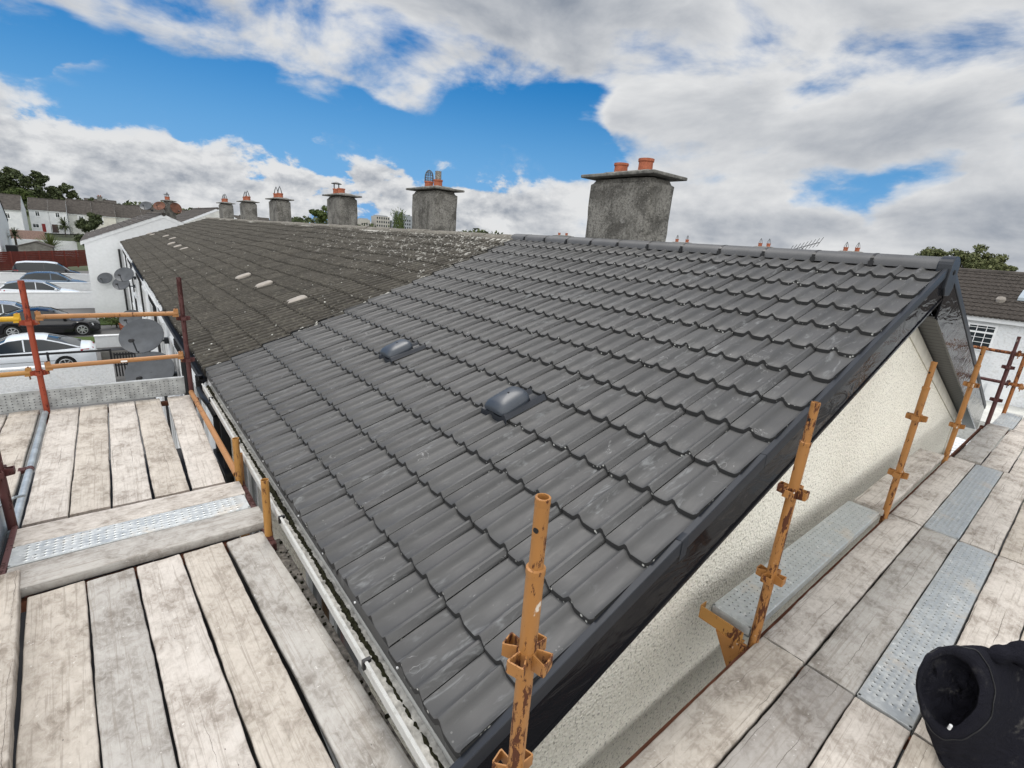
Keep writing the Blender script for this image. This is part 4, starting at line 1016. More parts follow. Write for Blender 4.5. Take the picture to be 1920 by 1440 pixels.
q = MB(); q.hexa([(2.40, .77, -2.22), (2.44, .77, -2.22), (2.44, .80, -2.22), (2.40, .80, -2.22)], [(2.40, .77, -1.985), (2.44, .77, -1.985), (2.44, .93, -1.985), (2.40, .93, -1.985)])
q.build('brace', 'paint_orange', hb)
yb = MB(); yb.box(-.80, -.745, 3.18, 3.23, -1.95, -1.50); yb.box(-.86, -.71, 3.20, 3.215, -1.80, -1.775)
tag(yb.build('guard_bracket', 'paint_yellow', bevel=.003), 'mustard metal bracket cut by the left photo edge near the raised board', 'bracket')

# ------------------------------------------------------------------ black hooded jacket at the lower right
jk = thing('hooded_jacket', 'black hooded jacket heaped on the gable deck, hood open towards the camera', 'jacket', (2.9, -.25, ZD))
hc = Vector((2.36, .012, -1.545)); ur, uu, ub = (Vector((ROT[0][k], ROT[1][k], ROT[2][k])) for k in range(3))   # centre of the opening, its right, up and outward axes
HB = -hc.normalized()
def loop(pts, n=72):
    p = np.array(pts, float); m = len(p); out = []
    for i in range(n):
        u = i / n * m; k = int(u); t = u - k; a_, b_, c_, d_ = p[(k - 1) % m], p[k % m], p[(k + 1) % m], p[(k + 2) % m]
        out.append(.5 * ((2 * b_) + (-a_ + c_) * t + (2 * a_ - 5 * b_ + 4 * c_ - d_) * t * t + (-a_ + 3 * b_ - 3 * c_ + d_) * t ** 3))
    return out
cm = .00205
OP = [(-59, 0), (-51, -40), (-31, -63), (-3, -70), (25, -57), (45, -30), (53, 3), (45, 33), (25, 55), (-1, 70), (-28, 60), (-47, 33)]
HE = [(-66, -5), (-59, -47), (-38, -73), (-5, -85), (32, -80), (60, -47), (73, 5), (63, 50), (35, 75), (-1, 87), (-33, 75), (-55, 43)]
S1 = [(-67, -13), (-55, -60), (-31, -82), (7, -88), (67, -87), (107, -60), (117, 10), (97, 75), (57, 115), (7, 125), (-31, 110), (-55, 60)]
S2 = [(-61, -10), (-50, -50), (-20, -72), (35, -82), (130, -84), (225, -60), (290, 25), (265, 150), (180, 245), (80, 255), (5, 205), (-36, 100)]
def ringp(loop_, depth, k=1.0, amp=0.0, fr=5, ph=0.0, dwave=0.0):
    out = []
    for i, (a_, b_) in enumerate(loop(loop_)):
        t = 2 * PI * i / 72; w_ = 1 + amp * (math.sin(fr * t + ph) + .6 * math.sin((fr * 2 + 1) * t + 2 * ph)) + .012 * math.sin(9 * t + depth * 30) + .009 * math.sin(14 * t + 2 + depth * 50)
        p = hc + ur * (a_ * cm * k * w_) - uu * (b_ * cm * k * w_) + HB * (depth + dwave * math.sin(2 * t + .6))
        p.z = max(p.z, ZD + .004 + .01 * (1 + math.sin(7 * t)) * (depth < -.3)); out.append(p)
    return out
def mixl(A, B_, t): return [(a_[0] * (1 - t) + b_[0] * t, a_[1] * (1 - t) + b_[1] * t) for a_, b_ in zip(A, B_)]
outer = [ringp(OP, .010, 1.0, dwave=.03), ringp(mixl(OP, HE, .5), .020, dwave=.03), ringp(HE, .010, 1.0, .006, 9, 1, .03), ringp(mixl(HE, S1, .18), .0, dwave=.03), ringp(mixl(HE, S1, .30), -.004, .985, .006, 6, dwave=.03)]
outer += [ringp(mixl(HE, S1, t), -.01 - .07 * t, 1 + .02 * math.sin(t * 6), .012 * t + .004, 6, 1 + t, .03) for t in (.5, .75, 1.0)]
outer += [ringp(mixl(S1, S2, t), -.08 - .16 * t - .03 * math.sin(t * 9), 1, .030, 7, 2 + 4 * t, .03) for t in (.12, .25, .4, .55, .7, .85, 1.0)]
outer += [ringp(S2, -.30, 1.02, .03, 9, 4), ringp(S2, -.42, 1.03, .035, 9, 4.5), ringp(S2, -.60, 1.02, .03, 9, 5)]
inner = [ringp(OP, .002, .985, dwave=.03), ringp(OP, -.03, 1.0, .012, 5, dwave=.025), ringp(OP, -.075, .97, .05, 6, 1), ringp(OP, -.10, .80, .09, 5, 2, .02), ringp(OP, -.085, .58, .13, 4, 3, .03), ringp(OP, -.12, .36, .16, 5, 4, .02), ringp(OP, -.10, .03)]
inner = [[p_ + (uu * .022 * (i_ / 6) - ur * .012 * (i_ / 6)) for p_ in r_] for i_, r_ in enumerate(inner)]
inner[-1] = [sum(inner[-1], Vector()) / 72 + (p_ - sum(inner[-1], Vector()) / 72) * .2 for p_ in inner[-1]]
hb_ = MB().grid(inner[::-1] + outer[:8], closed_v=True); hb_.add(inner[-1], [tuple(range(72))[::-1]])
hood = hb_.build('hood', 'fabric_black', jk, smooth=80)
body = MB().grid(outer[7:], closed_v=True).build('body', 'fabric_black', jk, smooth=80)
for q_ in (.42, ):
    sm = MB(); rr_ = ringp(mixl(HE, S1, .22), .003, .995, dwave=.03); sm.path(rr_ + rr_[:1], .0022, 5); sub(sm, 'hem_seam', 'black_plastic', hood)
sv = MB(); P = []     # sleeve folded back over the body
pts = [Vector((ur * a_ - uu * b_) * cm) + hc + HB * d_ for a_, b_, d_ in ((70, -70, -.08), (130, -72, -.05), (200, -50, -.06), (290, -20, -.1), (380, 60, -.2))]
for i in range(33):
    u = i / 32 * (len(pts) - 1); k0 = min(int(u), len(pts) - 2); c = pts[k0].lerp(pts[k0 + 1], u - k0); dr_ = (pts[k0 + 1] - pts[k0]).normalized()
    a_ = dr_.cross(ub).normalized(); b_ = a_.cross(dr_); R0 = (.05 + .012 * math.sin(i * .9)) * min(1, .3 + i / 6)
    P.append([c + (a_ * math.cos(t) * .85 + b_ * math.sin(t) * .6) * R0 * (1 + .09 * math.sin(3 * t + i * .6)) for t in np.linspace(0, 2 * PI, 24, endpoint=False)])
sv.grid(P, closed_v=True); sv.add(P[0], [tuple(range(24))]); sv.add(P[-1], [tuple(range(24))]); sv.build('sleeve', 'fabric_black', jk, smooth=80)
tp = hc - ur * .021 - uu * .139 + ub * .012
sub(MB().tube(tp, tp + uu * .020 + ub * .01, .0058, n=8), 'drawstring_tip', 'white_upvc', hood)

# ------------------------------------------------------------------ other houses
def gable_house(label, axis, x0, x1, y0, y1, zg, eave, ridge, wallm='house_white', wins=(), doors=(), chim=None, over=.25, group=None, barge='white_paint', roofm='roof_brown', corr=False, pipe=None, extra=None):
    """axis = direction of the ridge. wins/doors: (plane, a0, a1, z0, z1, pos, out[, matn])"""
    h = thing('house', label, 'house', ((x0 + x1) / 2, (y0 + y1) / 2, zg), group)
    cx, cy = (x0 + x1) / 2, (y0 + y1) / 2
    w = MB()
    if axis == 'y': w.prism([(x0, zg), (x1, zg), (x1, eave), (cx, ridge - .12), (x0, eave)], 'y', y0, y1)
    else: w.prism([(y0, zg), (y1, zg), (y1, eave), (cy, ridge - .12), (y0, eave)], 'x', x0, x1)
    w.build('wall', wallm, h)
    r = MB(); hw = (x1 - x0) / 2 if axis == 'y' else (y1 - y0) / 2; sl = (ridge - eave) / hw
    for sg in (-1, 1):
        n = 12; lo, hi = (y0, y1) if axis == 'y' else (x0, x1)
        lo -= .06; hi += .06
        for i in range(n):
            d0 = hw + over - (hw + over) * i / n; d1 = hw + over - (hw + over) * (i + 1) / n
            z0 = ridge - sl * d0; z1 = ridge - sl * d1
            nn = int((hi - lo) / .15) if corr else 1
            ys = np.linspace(lo, hi, nn * 4 + 1 if corr else 2)
            rows = []
            for d, z, o_ in ((d0, z0, -.03), (d0, z0, .045), (d1, z1, .012)):
                rows.append([])
                for q in ys:
                    hh = prof((q / .152), .022) if corr else 0
                    c_ = (cx if axis == 'y' else cy) + sg * d
                    rows[-1].append((c_, q, z + o_ + hh) if axis == 'y' else (q, c_, z + o_ + hh))
            r.grid(rows)
    r.build('roof', 'rear_tile' if corr else roofm, h)
    rg = MB()
    if axis == 'y': rg.tube((cx, y0 - .05, ridge + .01), (cx, y1 + .05, ridge + .01), .12, n=8)
    else: rg.tube((x0 - .05, cy, ridge + .01), (x1 + .05, cy, ridge + .01), .12, n=8)
    rg.build('ridge', 'roof_brown', h)
    for pos in ((y0 - .03, y1 + .0) if axis == 'y' else (x0 - .03, x1)):
        vb = MB()
        for sg in (-1, 1):
            d = hw + over; c_ = cx if axis == 'y' else cy
            A, B_ = (c_ + sg * d, ridge - sl * d), (c_, ridge)
            q = [(A[0], A[1] - .20), (B_[0], B_[1] - .20), (B_[0], B_[1] + .02), (A[0], A[1] + .02)]
            vb.prism(q, axis, pos, pos + .03)
        vb.build('bargeboard', barge, h)
    fa = MB()
    for sg in (-1, 1):
        d = hw + over * .6
        if axis == 'y': c_ = cx + sg * d; fa.box(min(c_, c_ + sg * .02), max(c_, c_ + sg * .02), y0, y1, ridge - sl * (hw + over) - .20, ridge - sl * (hw + over) - .01)
        else: c_ = cy + sg * d; fa.box(x0, x1, min(c_, c_ + sg * .02), max(c_, c_ + sg * .02), ridge - sl * (hw + over) - .20, ridge - sl * (hw + over) - .01)
    fa.build('fascia', 'white_paint', h)
    for wn in wins: window_on(h, *wn[:7], bars=((.5, .07),), rails=((.68, .05),), fw=wn[7] if len(wn) > 7 else .08)
    for dn in doors:
        B_ = MB(); lo, hi = sorted((dn[5], dn[5] + dn[6] * .05))
        B_.box(lo, hi, dn[1], dn[2], dn[3], dn[4]) if dn[0] == 'x' else B_.box(dn[1], dn[2], lo, hi, dn[3], dn[4])
        B_.build('door', dn[7], h)
    if chim: chimney(h, *chim[0], chim[1], chim[2], zb=ridge - .7, cowl=chim[3], seed=int(abs(x0 * 7)))
    return h
# white end-gable terrace beyond the far end of the long roof
FG = 'stepped white houses beyond the long roof'
hA = gable_house('white house whose big blank gable faces us at the end of the long mossy roof', 'y', -1.0, 7.36, 40.3, 47.4, G, -1.77, .10, 'white_paint', group=FG,
                 chim=((3.35, 3.95, 41.2, 42.3), 1.02, [(3.6, 41.5, .12, .22), (3.6, 42.0, .12, .22)], ['cone', 'flat']), over=.18)
dp = MB(); dp.path([(.62, 40.22, -2.2), (.62, 40.22, G)], .05, 8); dp.build('downpipe', 'black_plastic', hA)
hB = gable_house('roof of the white house just behind the big blank gable', 'y', -1.0, 7.36, 47.5, 54.6, G, -1.77, .10, 'white_paint', group=FG, over=.18)
for k, (x, y0_) in enumerate(((2.6, 45.0), (1.2, 50.0))): pass
# rough brown roof seen between the white gable and the mossy roof
gable_house('brown roofed house far behind the rusty dishes, its roof above the mossy ridge end', 'y', 5.2, 13.5, 60, 78, G, -.9, 1.15, 'house_grey', group=FG, over=.2)

# estate in the distance at the left
EG = 'distant white estate houses at the left'
gable_house('distant white house with a steep gable, leftmost of the far row', 'x', -29, -15.0, 172.5, 183, G, -1.05, 2.25, group=EG, over=.35,
            wins=(('y', -18.0, -17.0, -3.4, -2.0, 172.5, -1, .18), ('y', -23.0, -21.6, -3.4, -2.0, 172.5, -1, .18)))
gable_house('distant white house with a pale ground floor window and a red door panel', 'x', -14.5, -10.75, 183, 191, G, -.70, 2.05, group=EG, over=.3,
            wins=(('y', -13.4, -12.4, -2.55, -1.15, 183, -1, .16), ('y', -14.3, -12.9, -5.45, -4.3, 183, -1, .16)), doors=(('y', -12.45, -11.75, -6.4, -4.3, 183, -1, 'door_red'),))
gable_house('distant white house with a brown door beside the tall cordyline', 'x', -10.7, -7.15, 183, 191, G, -.70, 2.05, group=EG, over=.3,
            wins=(('y', -9.5, -8.5, -2.55, -1.15, 183, -1, .16), ('y', -9.1, -7.3, -5.6, -4.3, 183, -1, .16)), doors=(('y', -10.5, -9.3, -6.4, -4.3, 183, -1, 'door_brown'),))
gable_house('distant grey house with one square dark window', 'x', -7.1, -1.9, 186, 194.5, G, -1.0, 2.55, 'house_grey', group=EG, over=.3, wins=(('y', -5.1, -3.6, -3.3, -1.5, 186, -1, .3),))
gable_house('distant house behind the round dark bush', 'x', -1.85, 3.2, 186.5, 195, G, -1.05, 2.5, 'house_cream', group=EG, over=.3, wins=(('y', -.9, .4, -3.3, -1.7, 186.5, -1, .2),))
gable_house('distant house right of the bush, only its brown roof showing', 'x', 3.3, 9.5, 190, 199, G, -1.1, 2.3, 'house_grey', group=EG, over=.3)
gable_house('white house cut by the left photo edge, dark sloping bargeboard on its end', 'x', -21, -9.55, 83.2, 93.3, G, -1.95, 1.55, 'white_paint', over=.12, barge='fence_dark')
for i, (x, y, z, w_) in enumerate(((-4.0, 236, 4.0, 9), (9.5, 240, 3.2, 12), (26, 246, 3.0, 14), (44, 250, 2.6, 16))):
    gable_house(['farther brown roof above the distant grey house', 'farther roof left of the rusty dishes', 'far roof just right of the rusty dishes', 'far low roof left of the smallest chimney'][i], 'x', x, x + w_, y, y + 9, G, z - 3.2, z, 'brick_pink', group='roofs on the horizon', over=.3,
                chim=((x + w_ * .4, x + w_ * .4 + 1.6, y + 3.8, y + 5.0), z + 1.1, [(x + w_ * .4 + .5, y + 4.3, .2, .4), (x + w_ * .4 + 1.1, y + 4.3, .2, .4)], None))
# back-to-back terrace behind, seen to the right of the ridge
BG = 'white houses of the rear terrace'
rear = [(-6.2, -.2, None, 'rear terrace house cut by the right photo edge'), (-.1, 6.1, None, 'white rear house with a small-paned window and brown tiled roof'), (6.2, 11.6, (9.15, 10.4), 'rear house whose wide chimney with two cowled pots tops our ridge'),
        (11.7, 17.0, (13.85, 15.05), 'rear house with two spiky cowled pots in the middle of our ridge'), (17.1, 23.4, (19.4, 20.9), 'rear house whose cowled chimney stands just right of our big chimney'), (29, 35, (31.2, 32.8), 'rear house with a low chimney between our two big chimneys')]
for y0, y1, ch, lab in rear:
    cor = y0 in (-.1, -6.2)
    wn = []
    h = gable_house(lab, 'y', 27.0, 35.6, y0, y1, G, -1.28, .33, 'house_white', group=BG, over=.3, corr=cor,
                    chim=((31.0, 31.7, ch[0], ch[1]), .95 if y0 > 20 else .90, [(31.3, ch[0] + .35, .11, .22), (31.3, ch[1] - .35, .11, .22)], ['cone', 'cone'] if y0 < 25 else [None, None]) if ch else None)
    if y0 == -.1:
        window_on(h, 'x', 2.72, 3.62, -2.66, -1.70, 27.0, -1, bars=((.34, .022), (.66, .022)), rails=((.66, .07), (.45, .02), (.25, .02), (.85, .02)), fw=.07)
        window_on(h, 'x', 2.55, 3.45, -5.1, -4.0, 27.0, -1, bars=((.25, .022), (.5, .022), (.75, .022)), rails=((.33, .02), (.66, .02)), fw=.06)
        dm = MB().box(26.93, 27.0, 1.75, 2.45, -6.2, -4.0); dm.build('door', 'white_upvc', h)
        sk = MB(); sk.hexa([(28.4, 1.98, -.70), (29.2, 1.98, -.40), (29.2, 2.6, -.40), (28.4, 2.6, -.70)], [(28.4, 1.98, -.58), (29.2, 1.98, -.28), (29.2, 2.6, -.28), (28.4, 2.6, -.58)])
        sk.build('skylight', 'zinc_plate', h)
        vv = MB(); vv.grid([[(28.2 + a * math.cos(t), 3.05 + a * math.sin(t), zz) for t in np.linspace(0, 2 * PI, 12, endpoint=False)] for a, zz in ((.13, -.85), (.16, -.72), (.12, -.62), (.01, -.60))], closed_v=True)
        vv.build('vent_cowl', 'vent_cream', h)
yw = MB(); yw.box(20.5, 20.7, -3, 4.6, G, -4.2); tag(yw.build('yard_wall', 'house_grey'), 'grey yard wall between the scaffold corner and the rear houses', 'wall')
yl = MB(); yl.box(19.0, 26.9, -6, 8, -6.58, -6.5); structure(yl, 'yard', 'shed_grey')
ot = MB(); ot.box(22.5, 26.9, -2.5, 2.3, G, -4.75); ot.box(22.4, 26.95, -2.6, 2.4, -4.75, -4.66); tag(ot.build('outhouse', 'house_grey'), 'flat grey outhouse at the foot of the rear white house', 'outhouse')
gable_house('dark flat-looking roof beyond the rear terrace at the right edge', 'x', 45, 58, -4, 4.9, G, -.9, 1.0, 'house_grey', over=.2)
# lean-to roof in pale green and white tiles beyond the back corner
lt = thing('lean_to', 'low roof of pale green and white tiles between the gable corner and the deck', 'lean-to', (11.6, 2.2, G))
for a, b, mt, nm_ in ((9.95, 11.0, 'white_paint', 'white_roof_tiles'), (11.0, 14.2, 'mint', 'green_roof_tiles')): pass
mb1, mb2 = MB(), MB()
for i in range(12):
    x0_ = 9.96 + i * .32; z0_ = -3.1 + .0 - i * .02
    m_ = mb1 if i > 4 else mb2
    P = []
    for x, o_ in ((x0_, .05), (x0_ + .004, .0), (x0_ + .33, -.035 + .05)):
        P.append([(x, y, z0_ + o_ + prof(y / .15, .02)) for y in np.linspace(.9, 4.2, 80)])
    m_.grid(P)
mb1.build('white_roof_tiles', 'white_paint', lt, smooth=40); mb2.build('green_roof_tiles', 'mint', lt, smooth=40)
MB().box(9.98, 13.7, .95, 4.1, G, -3.45).build('wall', 'house_white', lt)

# ------------------------------------------------------------------ front gardens, walls, fence
def garden_wall(label, x0, x1, y0, y1, z1, m='white_paint', cap=True):
    th = thing('garden_wall', label, 'wall', ((x0 + x1) / 2, (y0 + y1) / 2, G), 'low walls between the front gardens')
    MB().box(x0, x1, y0, y1, G, z1 - (.06 if cap else 0)).build('wall', m, th)
    if cap: MB().box(x0 - .02, x1 + .02, y0 - .04, y1 + .04, z1 - .06, z1).build('coping', m if m != 'white_paint' else 'house_white', th, bevel=.01)
    return th
garden_wall('white wall in front of the white and black car, long across the left', -12, -1.05, 45.2, 45.4, -5.48)
garden_wall('white wall between the white and black car and the blue hatchback', -12, -1.1, 52.4, 52.6, -5.62)
garden_wall('white wall in front of the dark van with the white roof', -12, -1.2, 58.6, 58.8, -5.50)
garden_wall('roughcast white wall nearest the scaffold, beyond the steel toe board', -8.0, -.32, 24.6, 24.8, -5.75, 'house_white')
garden_wall('low white wall behind the tail of the white saloon', -.98, .30, 31.5, 31.7, -5.98)
fr = thing('railing', 'black metal railing and gate beside the white saloon, above the nearest white wall', 'railing', (-3, 25.6, G))
q = MB(); q.box(-8, -.35, 25.55, 25.6, -5.52, -5.44); q.box(-8, -.35, 25.55, 25.6, -6.4, -6.34)
q.build('rail', 'fence_dark', fr)
gt = MB(); gt.box(-.28, .42, 25.1, 25.14, -5.62, -5.55); gt.box(-.28, .42, 25.1, 25.14, -6.05, -6.0)
for k in range(8): gt.box(-.28 + k * .095, -.23 + k * .095, 25.08, 25.11, -6.5, -5.5)
gt.build('gate', 'fence_dark', fr)
q = MB()
for k in range(5): q.box(-8 + k * 1.9, -7.93 + k * 1.9, 25.53, 25.6, G, -5.42)
q.build('post', 'fence_dark', fr)
bn = thing('planter', 'low grey planter box behind the tail of the white saloon', 'planter', (-.2, 28.4, G))
MB().box(-.75, .35, 28.2, 28.8, G, -6.1).build('box', 'shed_grey', bn, bevel=.02)
MB().box(-.7, .30, 28.25, 28.75, -6.12, -6.08).build('soil', 'fence_dark', bn)
def slat_fence():
    th = thing('panel_fence', 'dark red timber panel fence across the car park at the left', 'fence', (-5, 76, G))
    a = Vector((-9.6, 69.5)); b = Vector((-1.85, 80.0)); n = 8
    for i in range(n + 1):
        p = a.lerp(b, i / n); MB().box(p.x - .07, p.x + .07, p.y - .07, p.y + .07, G, -4.62).build('post', 'fence_red', th)
    d = (b - a).normalized(); nn = Vector((-d.y, d.x))
    for i in range(n):
        p = a.lerp(b, i / n) + d * .07; q = a.lerp(b, (i + 1) / n) - d * .07; m_ = MB()
        for k in range(10):
            z0 = G + .12 + k * .185; o_ = nn * (.02 if k % 2 else .008)
            m_.hexa([(p.x + o_.x, p.y + o_.y, z0), (q.x + o_.x, q.y + o_.y, z0), (q.x + o_.x + nn.x * .02, q.y + o_.y + nn.y * .02, z0), (p.x + o_.x + nn.x * .02, p.y + o_.y + nn.y * .02, z0)],
                    [(p.x + o_.x, p.y + o_.y, z0 + .175), (q.x + o_.x, q.y + o_.y, z0 + .175), (q.x + o_.x + nn.x * .02, q.y + o_.y + nn.y * .02, z0 + .175), (p.x + o_.x + nn.x * .02, p.y + o_.y + nn.y * .02, z0 + .175)])
        m_.build('panel', 'fence_red', th)
slat_fence()
gw = MB(); gw.box(-10.3, -3.2, 96, 96.25, G, -4.45)
tag(gw.build('boundary_wall', 'white_paint'), 'long pale boundary wall behind the red fence', 'wall')
gw = MB(); gw.box(-12.5, -8.0, 120, 120.3, G, -4.1); tag(gw.build('brick_wall', 'brick_pink'), 'pinkish wall under the distant white houses', 'wall')
sh = thing('shed', 'grey shed with a shallow pointed roof behind the red fence', 'shed', (-6.2, 83, G))
w = MB(); w.prism([(-8.0, G), (-5.0, G), (-5.0, -4.60), (-6.4, -4.05), (-8.0, -4.62)], 'y', 82, 84.5); w.build('wall', 'shed_grey', sh)
w = MB(); w.prism([(-8.1, -4.68), (-6.4, -4.08), (-4.9, -4.66), (-4.9, -4.60), (-6.4, -4.0), (-8.1, -4.6)], 'y', 81.9, 84.6); w.build('roof', 'roof_brown', sh)
w = MB(); w.box(-9.3, -8.3, 84.6, 85.6, G, -4.72); tag(w.build('doorway_shed', 'fence_dark'), 'black shed door opening beside the white house at the left edge', 'shed')
w = thing('gate', 'dark metal gates on a drive in front of the distant grey house', 'gate', (-6.5, 130, G))
for k in range(14): pass
gm = MB()
for k in range(26): gm.box(-7.6 + k * .12, -7.56 + k * .12, 130, 130.05, G, -3.4 + .1 * math.sin(k * .25))
gm.box(-7.6, -4.5, 129.98, 130.06, -5.2, -5.1); gm.build('leaf', 'fence_dark', w)

# ------------------------------------------------------------------ satellite dishes
def dish(label, x, y, z, r, face, wall, matn='dish_grey', post=None):
    """face: direction the bowl looks; wall: point where the arm is fixed"""
    th = thing('satellite_dish', label, 'satellite dish', (x, y, z), 'satellite dishes')
    f = Vector(face).normalized(); a = f.cross(Vector((0, 0, 1))).normalized(); b = a.cross(f); c = Vector((x, y, z))
    P = []
    for rr in (0.02, .3, .6, .85, 1.0): P.append([c + f * (.16 * r * rr * rr) + (a * math.cos(t) * .94 + b * math.sin(t)) * rr * r for t in np.linspace(0, 2 * PI, 28, endpoint=False)])
    for rr in (1.0, .6, .02): P.append([c + f * (.16 * r * rr * rr - .02) + (a * math.cos(t) * .94 + b * math.sin(t)) * rr * r for t in np.linspace(0, 2 * PI, 28, endpoint=False)])
    MB().grid(P, closed_v=True).build('reflector', matn, th, smooth=50)
    lnb = c + f * r * .95 - b * r * .75
    q = MB(); q.path([c - b * r * .8 - f * .02, c - b * r * .98 + f * r * .3, lnb], .014, 8); q.path([c - f * .02, c - f * .08 - b * .05, Vector(wall)], .022, 8)
    q.box(*(v for k in range(3) for v in (Vector(wall)[k] - .06, Vector(wall)[k] + .06))) ; q.build('arm', matn, th)
    MB().tube(lnb, lnb + (c - lnb).normalized() * -.10, .035, n=10).build('receiver_head', 'black_plastic', th)
    return th
fD = (-.28, -.72, .72)
dish('grey dish alone on the big white gable', -.25, 40.0, -4.02, .42, fD, (-.15, 40.28, -4.1))
dish('upper dish of the overlapping pair at the end of the terrace front', .44, 24.5, -2.32, .34, fD, (.78, 24.8, -2.45))
dish('lower dish of the overlapping pair at the end of the terrace front', .32, 25.6, -2.78, .31, fD, (.78, 25.9, -2.9))
dish('dish partly behind the upper tan rail', .40, 21.7, -3.58, .36, fD, (.78, 21.9, -3.7))
dish('largest dark dish between the two tan rails', .36, 12.0, -2.35, .40, fD, (.78, 12.3, -2.5))
dish('big dark dish half hidden behind the steel toe board', .38, 10.8, -2.78, .41, fD, (.78, 11.1, -2.95))
dish('bluish grey dish left of the rusty ones above the white gable', 2.38, 41.6, .54, .36, fD, (2.7, 41.8, .3))
dish('rust patched dish mounted left on the chimney above the white gable', 3.06, 41.0, .60, .36, fD, (3.38, 41.3, .45), 'dish_rust')
dish('dark brown rusty dish mounted right on the chimney above the white gable', 3.95, 41.0, .57, .36, (.25, -.93, .3), (3.9, 41.3, .4), 'dish_rust')

# ------------------------------------------------------------------ vegetation
def leaves(mb, c, rad, n, size, rs, dens=.55):
    for _ in range(n):
        d = Vector((rs.gauss(0, 1), rs.gauss(0, 1), rs.gauss(0, 1))).normalized(); rr = dens + (1 - dens) * rs.random() if rs.random() < .7 else rs.random()
        p = Vector(c) + Vector((d.x * rad[0], d.y * rad[1], d.z * rad[2])) * rr
        u = Vector((rs.gauss(0, 1), rs.gauss(0, 1), rs.gauss(0, 1))).normalized(); v = u.cross(d + Vector((.01, .3, .2))).normalized()
        s1 = size * rs.uniform(.6, 1.3); s2 = s1 * rs.uniform(.45, .8)
        k = .5 + .35 * d.z + rs.uniform(-.2, .2)
        mb.add([p - u * s1, p - v * s2, p + u * s1, p + v * s2], [(0, 1, 2, 3)], rnd=max(0, min(1, rs.random())))
def tree(label, base, h, blobs, leafm_, size, n, seed, cat='tree', group=None, name='tree', trunk_r=None):
    rs = random.Random(seed); th = thing(name, label, cat, base, group)
    x, y, z = base; tr = trunk_r or h * .03
    t = MB(); top = Vector((x, y, z + h * .55)); t.tube(base, top, tr, tr * .5, n=8)
    mb = MB()
    for bx, by, bz, br in blobs:
        c = Vector((x + bx, y + by, z + bz)); t.tube(top.lerp(Vector(base), .35), c, tr * .35, tr * .1, n=6)
        for _ in range(16):
            q = c + Vector((rs.gauss(0, 1), rs.gauss(0, 1), rs.gauss(0, .8))) * br * .40
            r_ = br * rs.uniform(.25, .55); leaves(mb, q, (r_, r_, r_ * .7), int(n * r_ / br), size * .72, rs)
    t.build('trunk', 'bark', th); mb.build('crown', leafm_, th)
    return th
tree('big dark tree crown at the far left edge above the distant roofs', (-19.5, 206, G), 15, [(-3, 0, 9, 3.2), (0, 0, 12.5, 3.4), (2.2, 0, 9.5, 3.0), (-2.5, 0, 13.5, 2.4), (1, 1, 15, 2.0)], 'leaf_dark', .42, 300, 1, group='big trees at the far left')
tree('tall dark tree beside the big one, with a gap to the lower wind-bent tree', (-13.6, 204, G), 14, [(-1.5, 0, 13.5, 2.6), (1.2, 0, 14.2, 2.3), (0, 0, 10, 3), (1.5, 0, 8, 2.6)], 'leaf_dark', .42, 300, 2, group='big trees at the far left')
tree('lower tree leaning right, last of the big trees', (-9.0, 205, G), 12, [(-1, 0, 11.5, 2.2), (1.2, 0, 12, 2.0), (2.8, 0, 10.6, 1.6), (-.5, 0, 8.8, 2.4), (.6, 0, 7, 2.4)], 'leaf_dark', .40, 300, 3, group='big trees at the far left')
tree('yellow green bushy tree in front of the big dark trees', (-17.3, 200, G), 9.5, [(-1.5, 0, 9, 1.6), (.8, 0, 9.4, 1.7), (2.6, 0, 8.8, 1.4), (0, 0, 7.5, 2)], 'leaf_mid', .36, 280, 4)
hdg = [(-6.0, 210, 10.2, 2.0), (-3.6, 212, 10.6, 1.8), (.0, 214, 9.8, 2.0), (4, 216, 9.4, 2.0), (7.5, 216, 9.2, 1.8), (14, 300, 11.5, 2.6), (34, 300, 11.4, 3.0), (55, 320, 10.5, 3), (72, 330, 10.3, 3), (84, 330, 10.6, 3)]
hl = ['first hedge tree after the big trees', 'second tree of the dark line behind the far roofs', 'third tree of the dark line behind the far roofs', 'fourth tree of the dark line above the brown roofs', 'last tree of the dark line, left of the dishes', 'far tree just left of the rusty dishes', 'far tree right of the rusty dishes', 'far tree left of the smallest chimney', 'far tree between the smallest chimneys', 'far tree right of the second smallest chimney']
for i, (x, y, hh, r_) in enumerate(hdg):
    tree(hl[i], (x, y, G), hh * .92, [(-r_, 0, hh - r_ * .9, r_), (r_ * .8, 0, hh - r_, r_ * .9), (0, 0, hh - r_ * 2, r_ * 1.2)], 'leaf_dark', .38, 170, 20 + i, group='dark trees on the left horizon')
tree('dark rounded conifer rising left of the white gable house', (-1.6, 96, G), 5, [(0, 0, 4.4, 1.2), (1.0, .3, 5.3, 1.1), (-.5, 0, 2.6, 1.3), (.5, 0, 1.2, 1.4)], 'leaf_dark', .18, 420, 40, cat='bush', name='bush')
tree('dark tree with a lighter crown between two middle chimneys', (66, 190, G), 13.4, [(-3, 0, 11.0, 3.0), (1.5, 0, 12.0, 3.0), (4.4, 0, 10.4, 2.4)], 'leaf_mid', .5, 330, 41)
tree('small windblown tree just left of the ridge end cap', (45, 9.0, G), 8.3, [(-.2, .35, 7.9, .62), (0, -.3, 8.05, .62), (0, 0, 7.2, .8)], 'leaf_olive', .10, 260, 42)
tree('broad olive green tree behind the ridge end cap', (45, 6.5, G), 8.6, [(0, .9, 7.6, .85), (0, .1, 7.95, .85), (0, -.7, 7.6, .8), (0, -1.3, 7.1, .6), (0, .3, 7.0, 1.1), (0, -.6, 6.9, 1.0)], 'leaf_olive', .11, 430, 43)
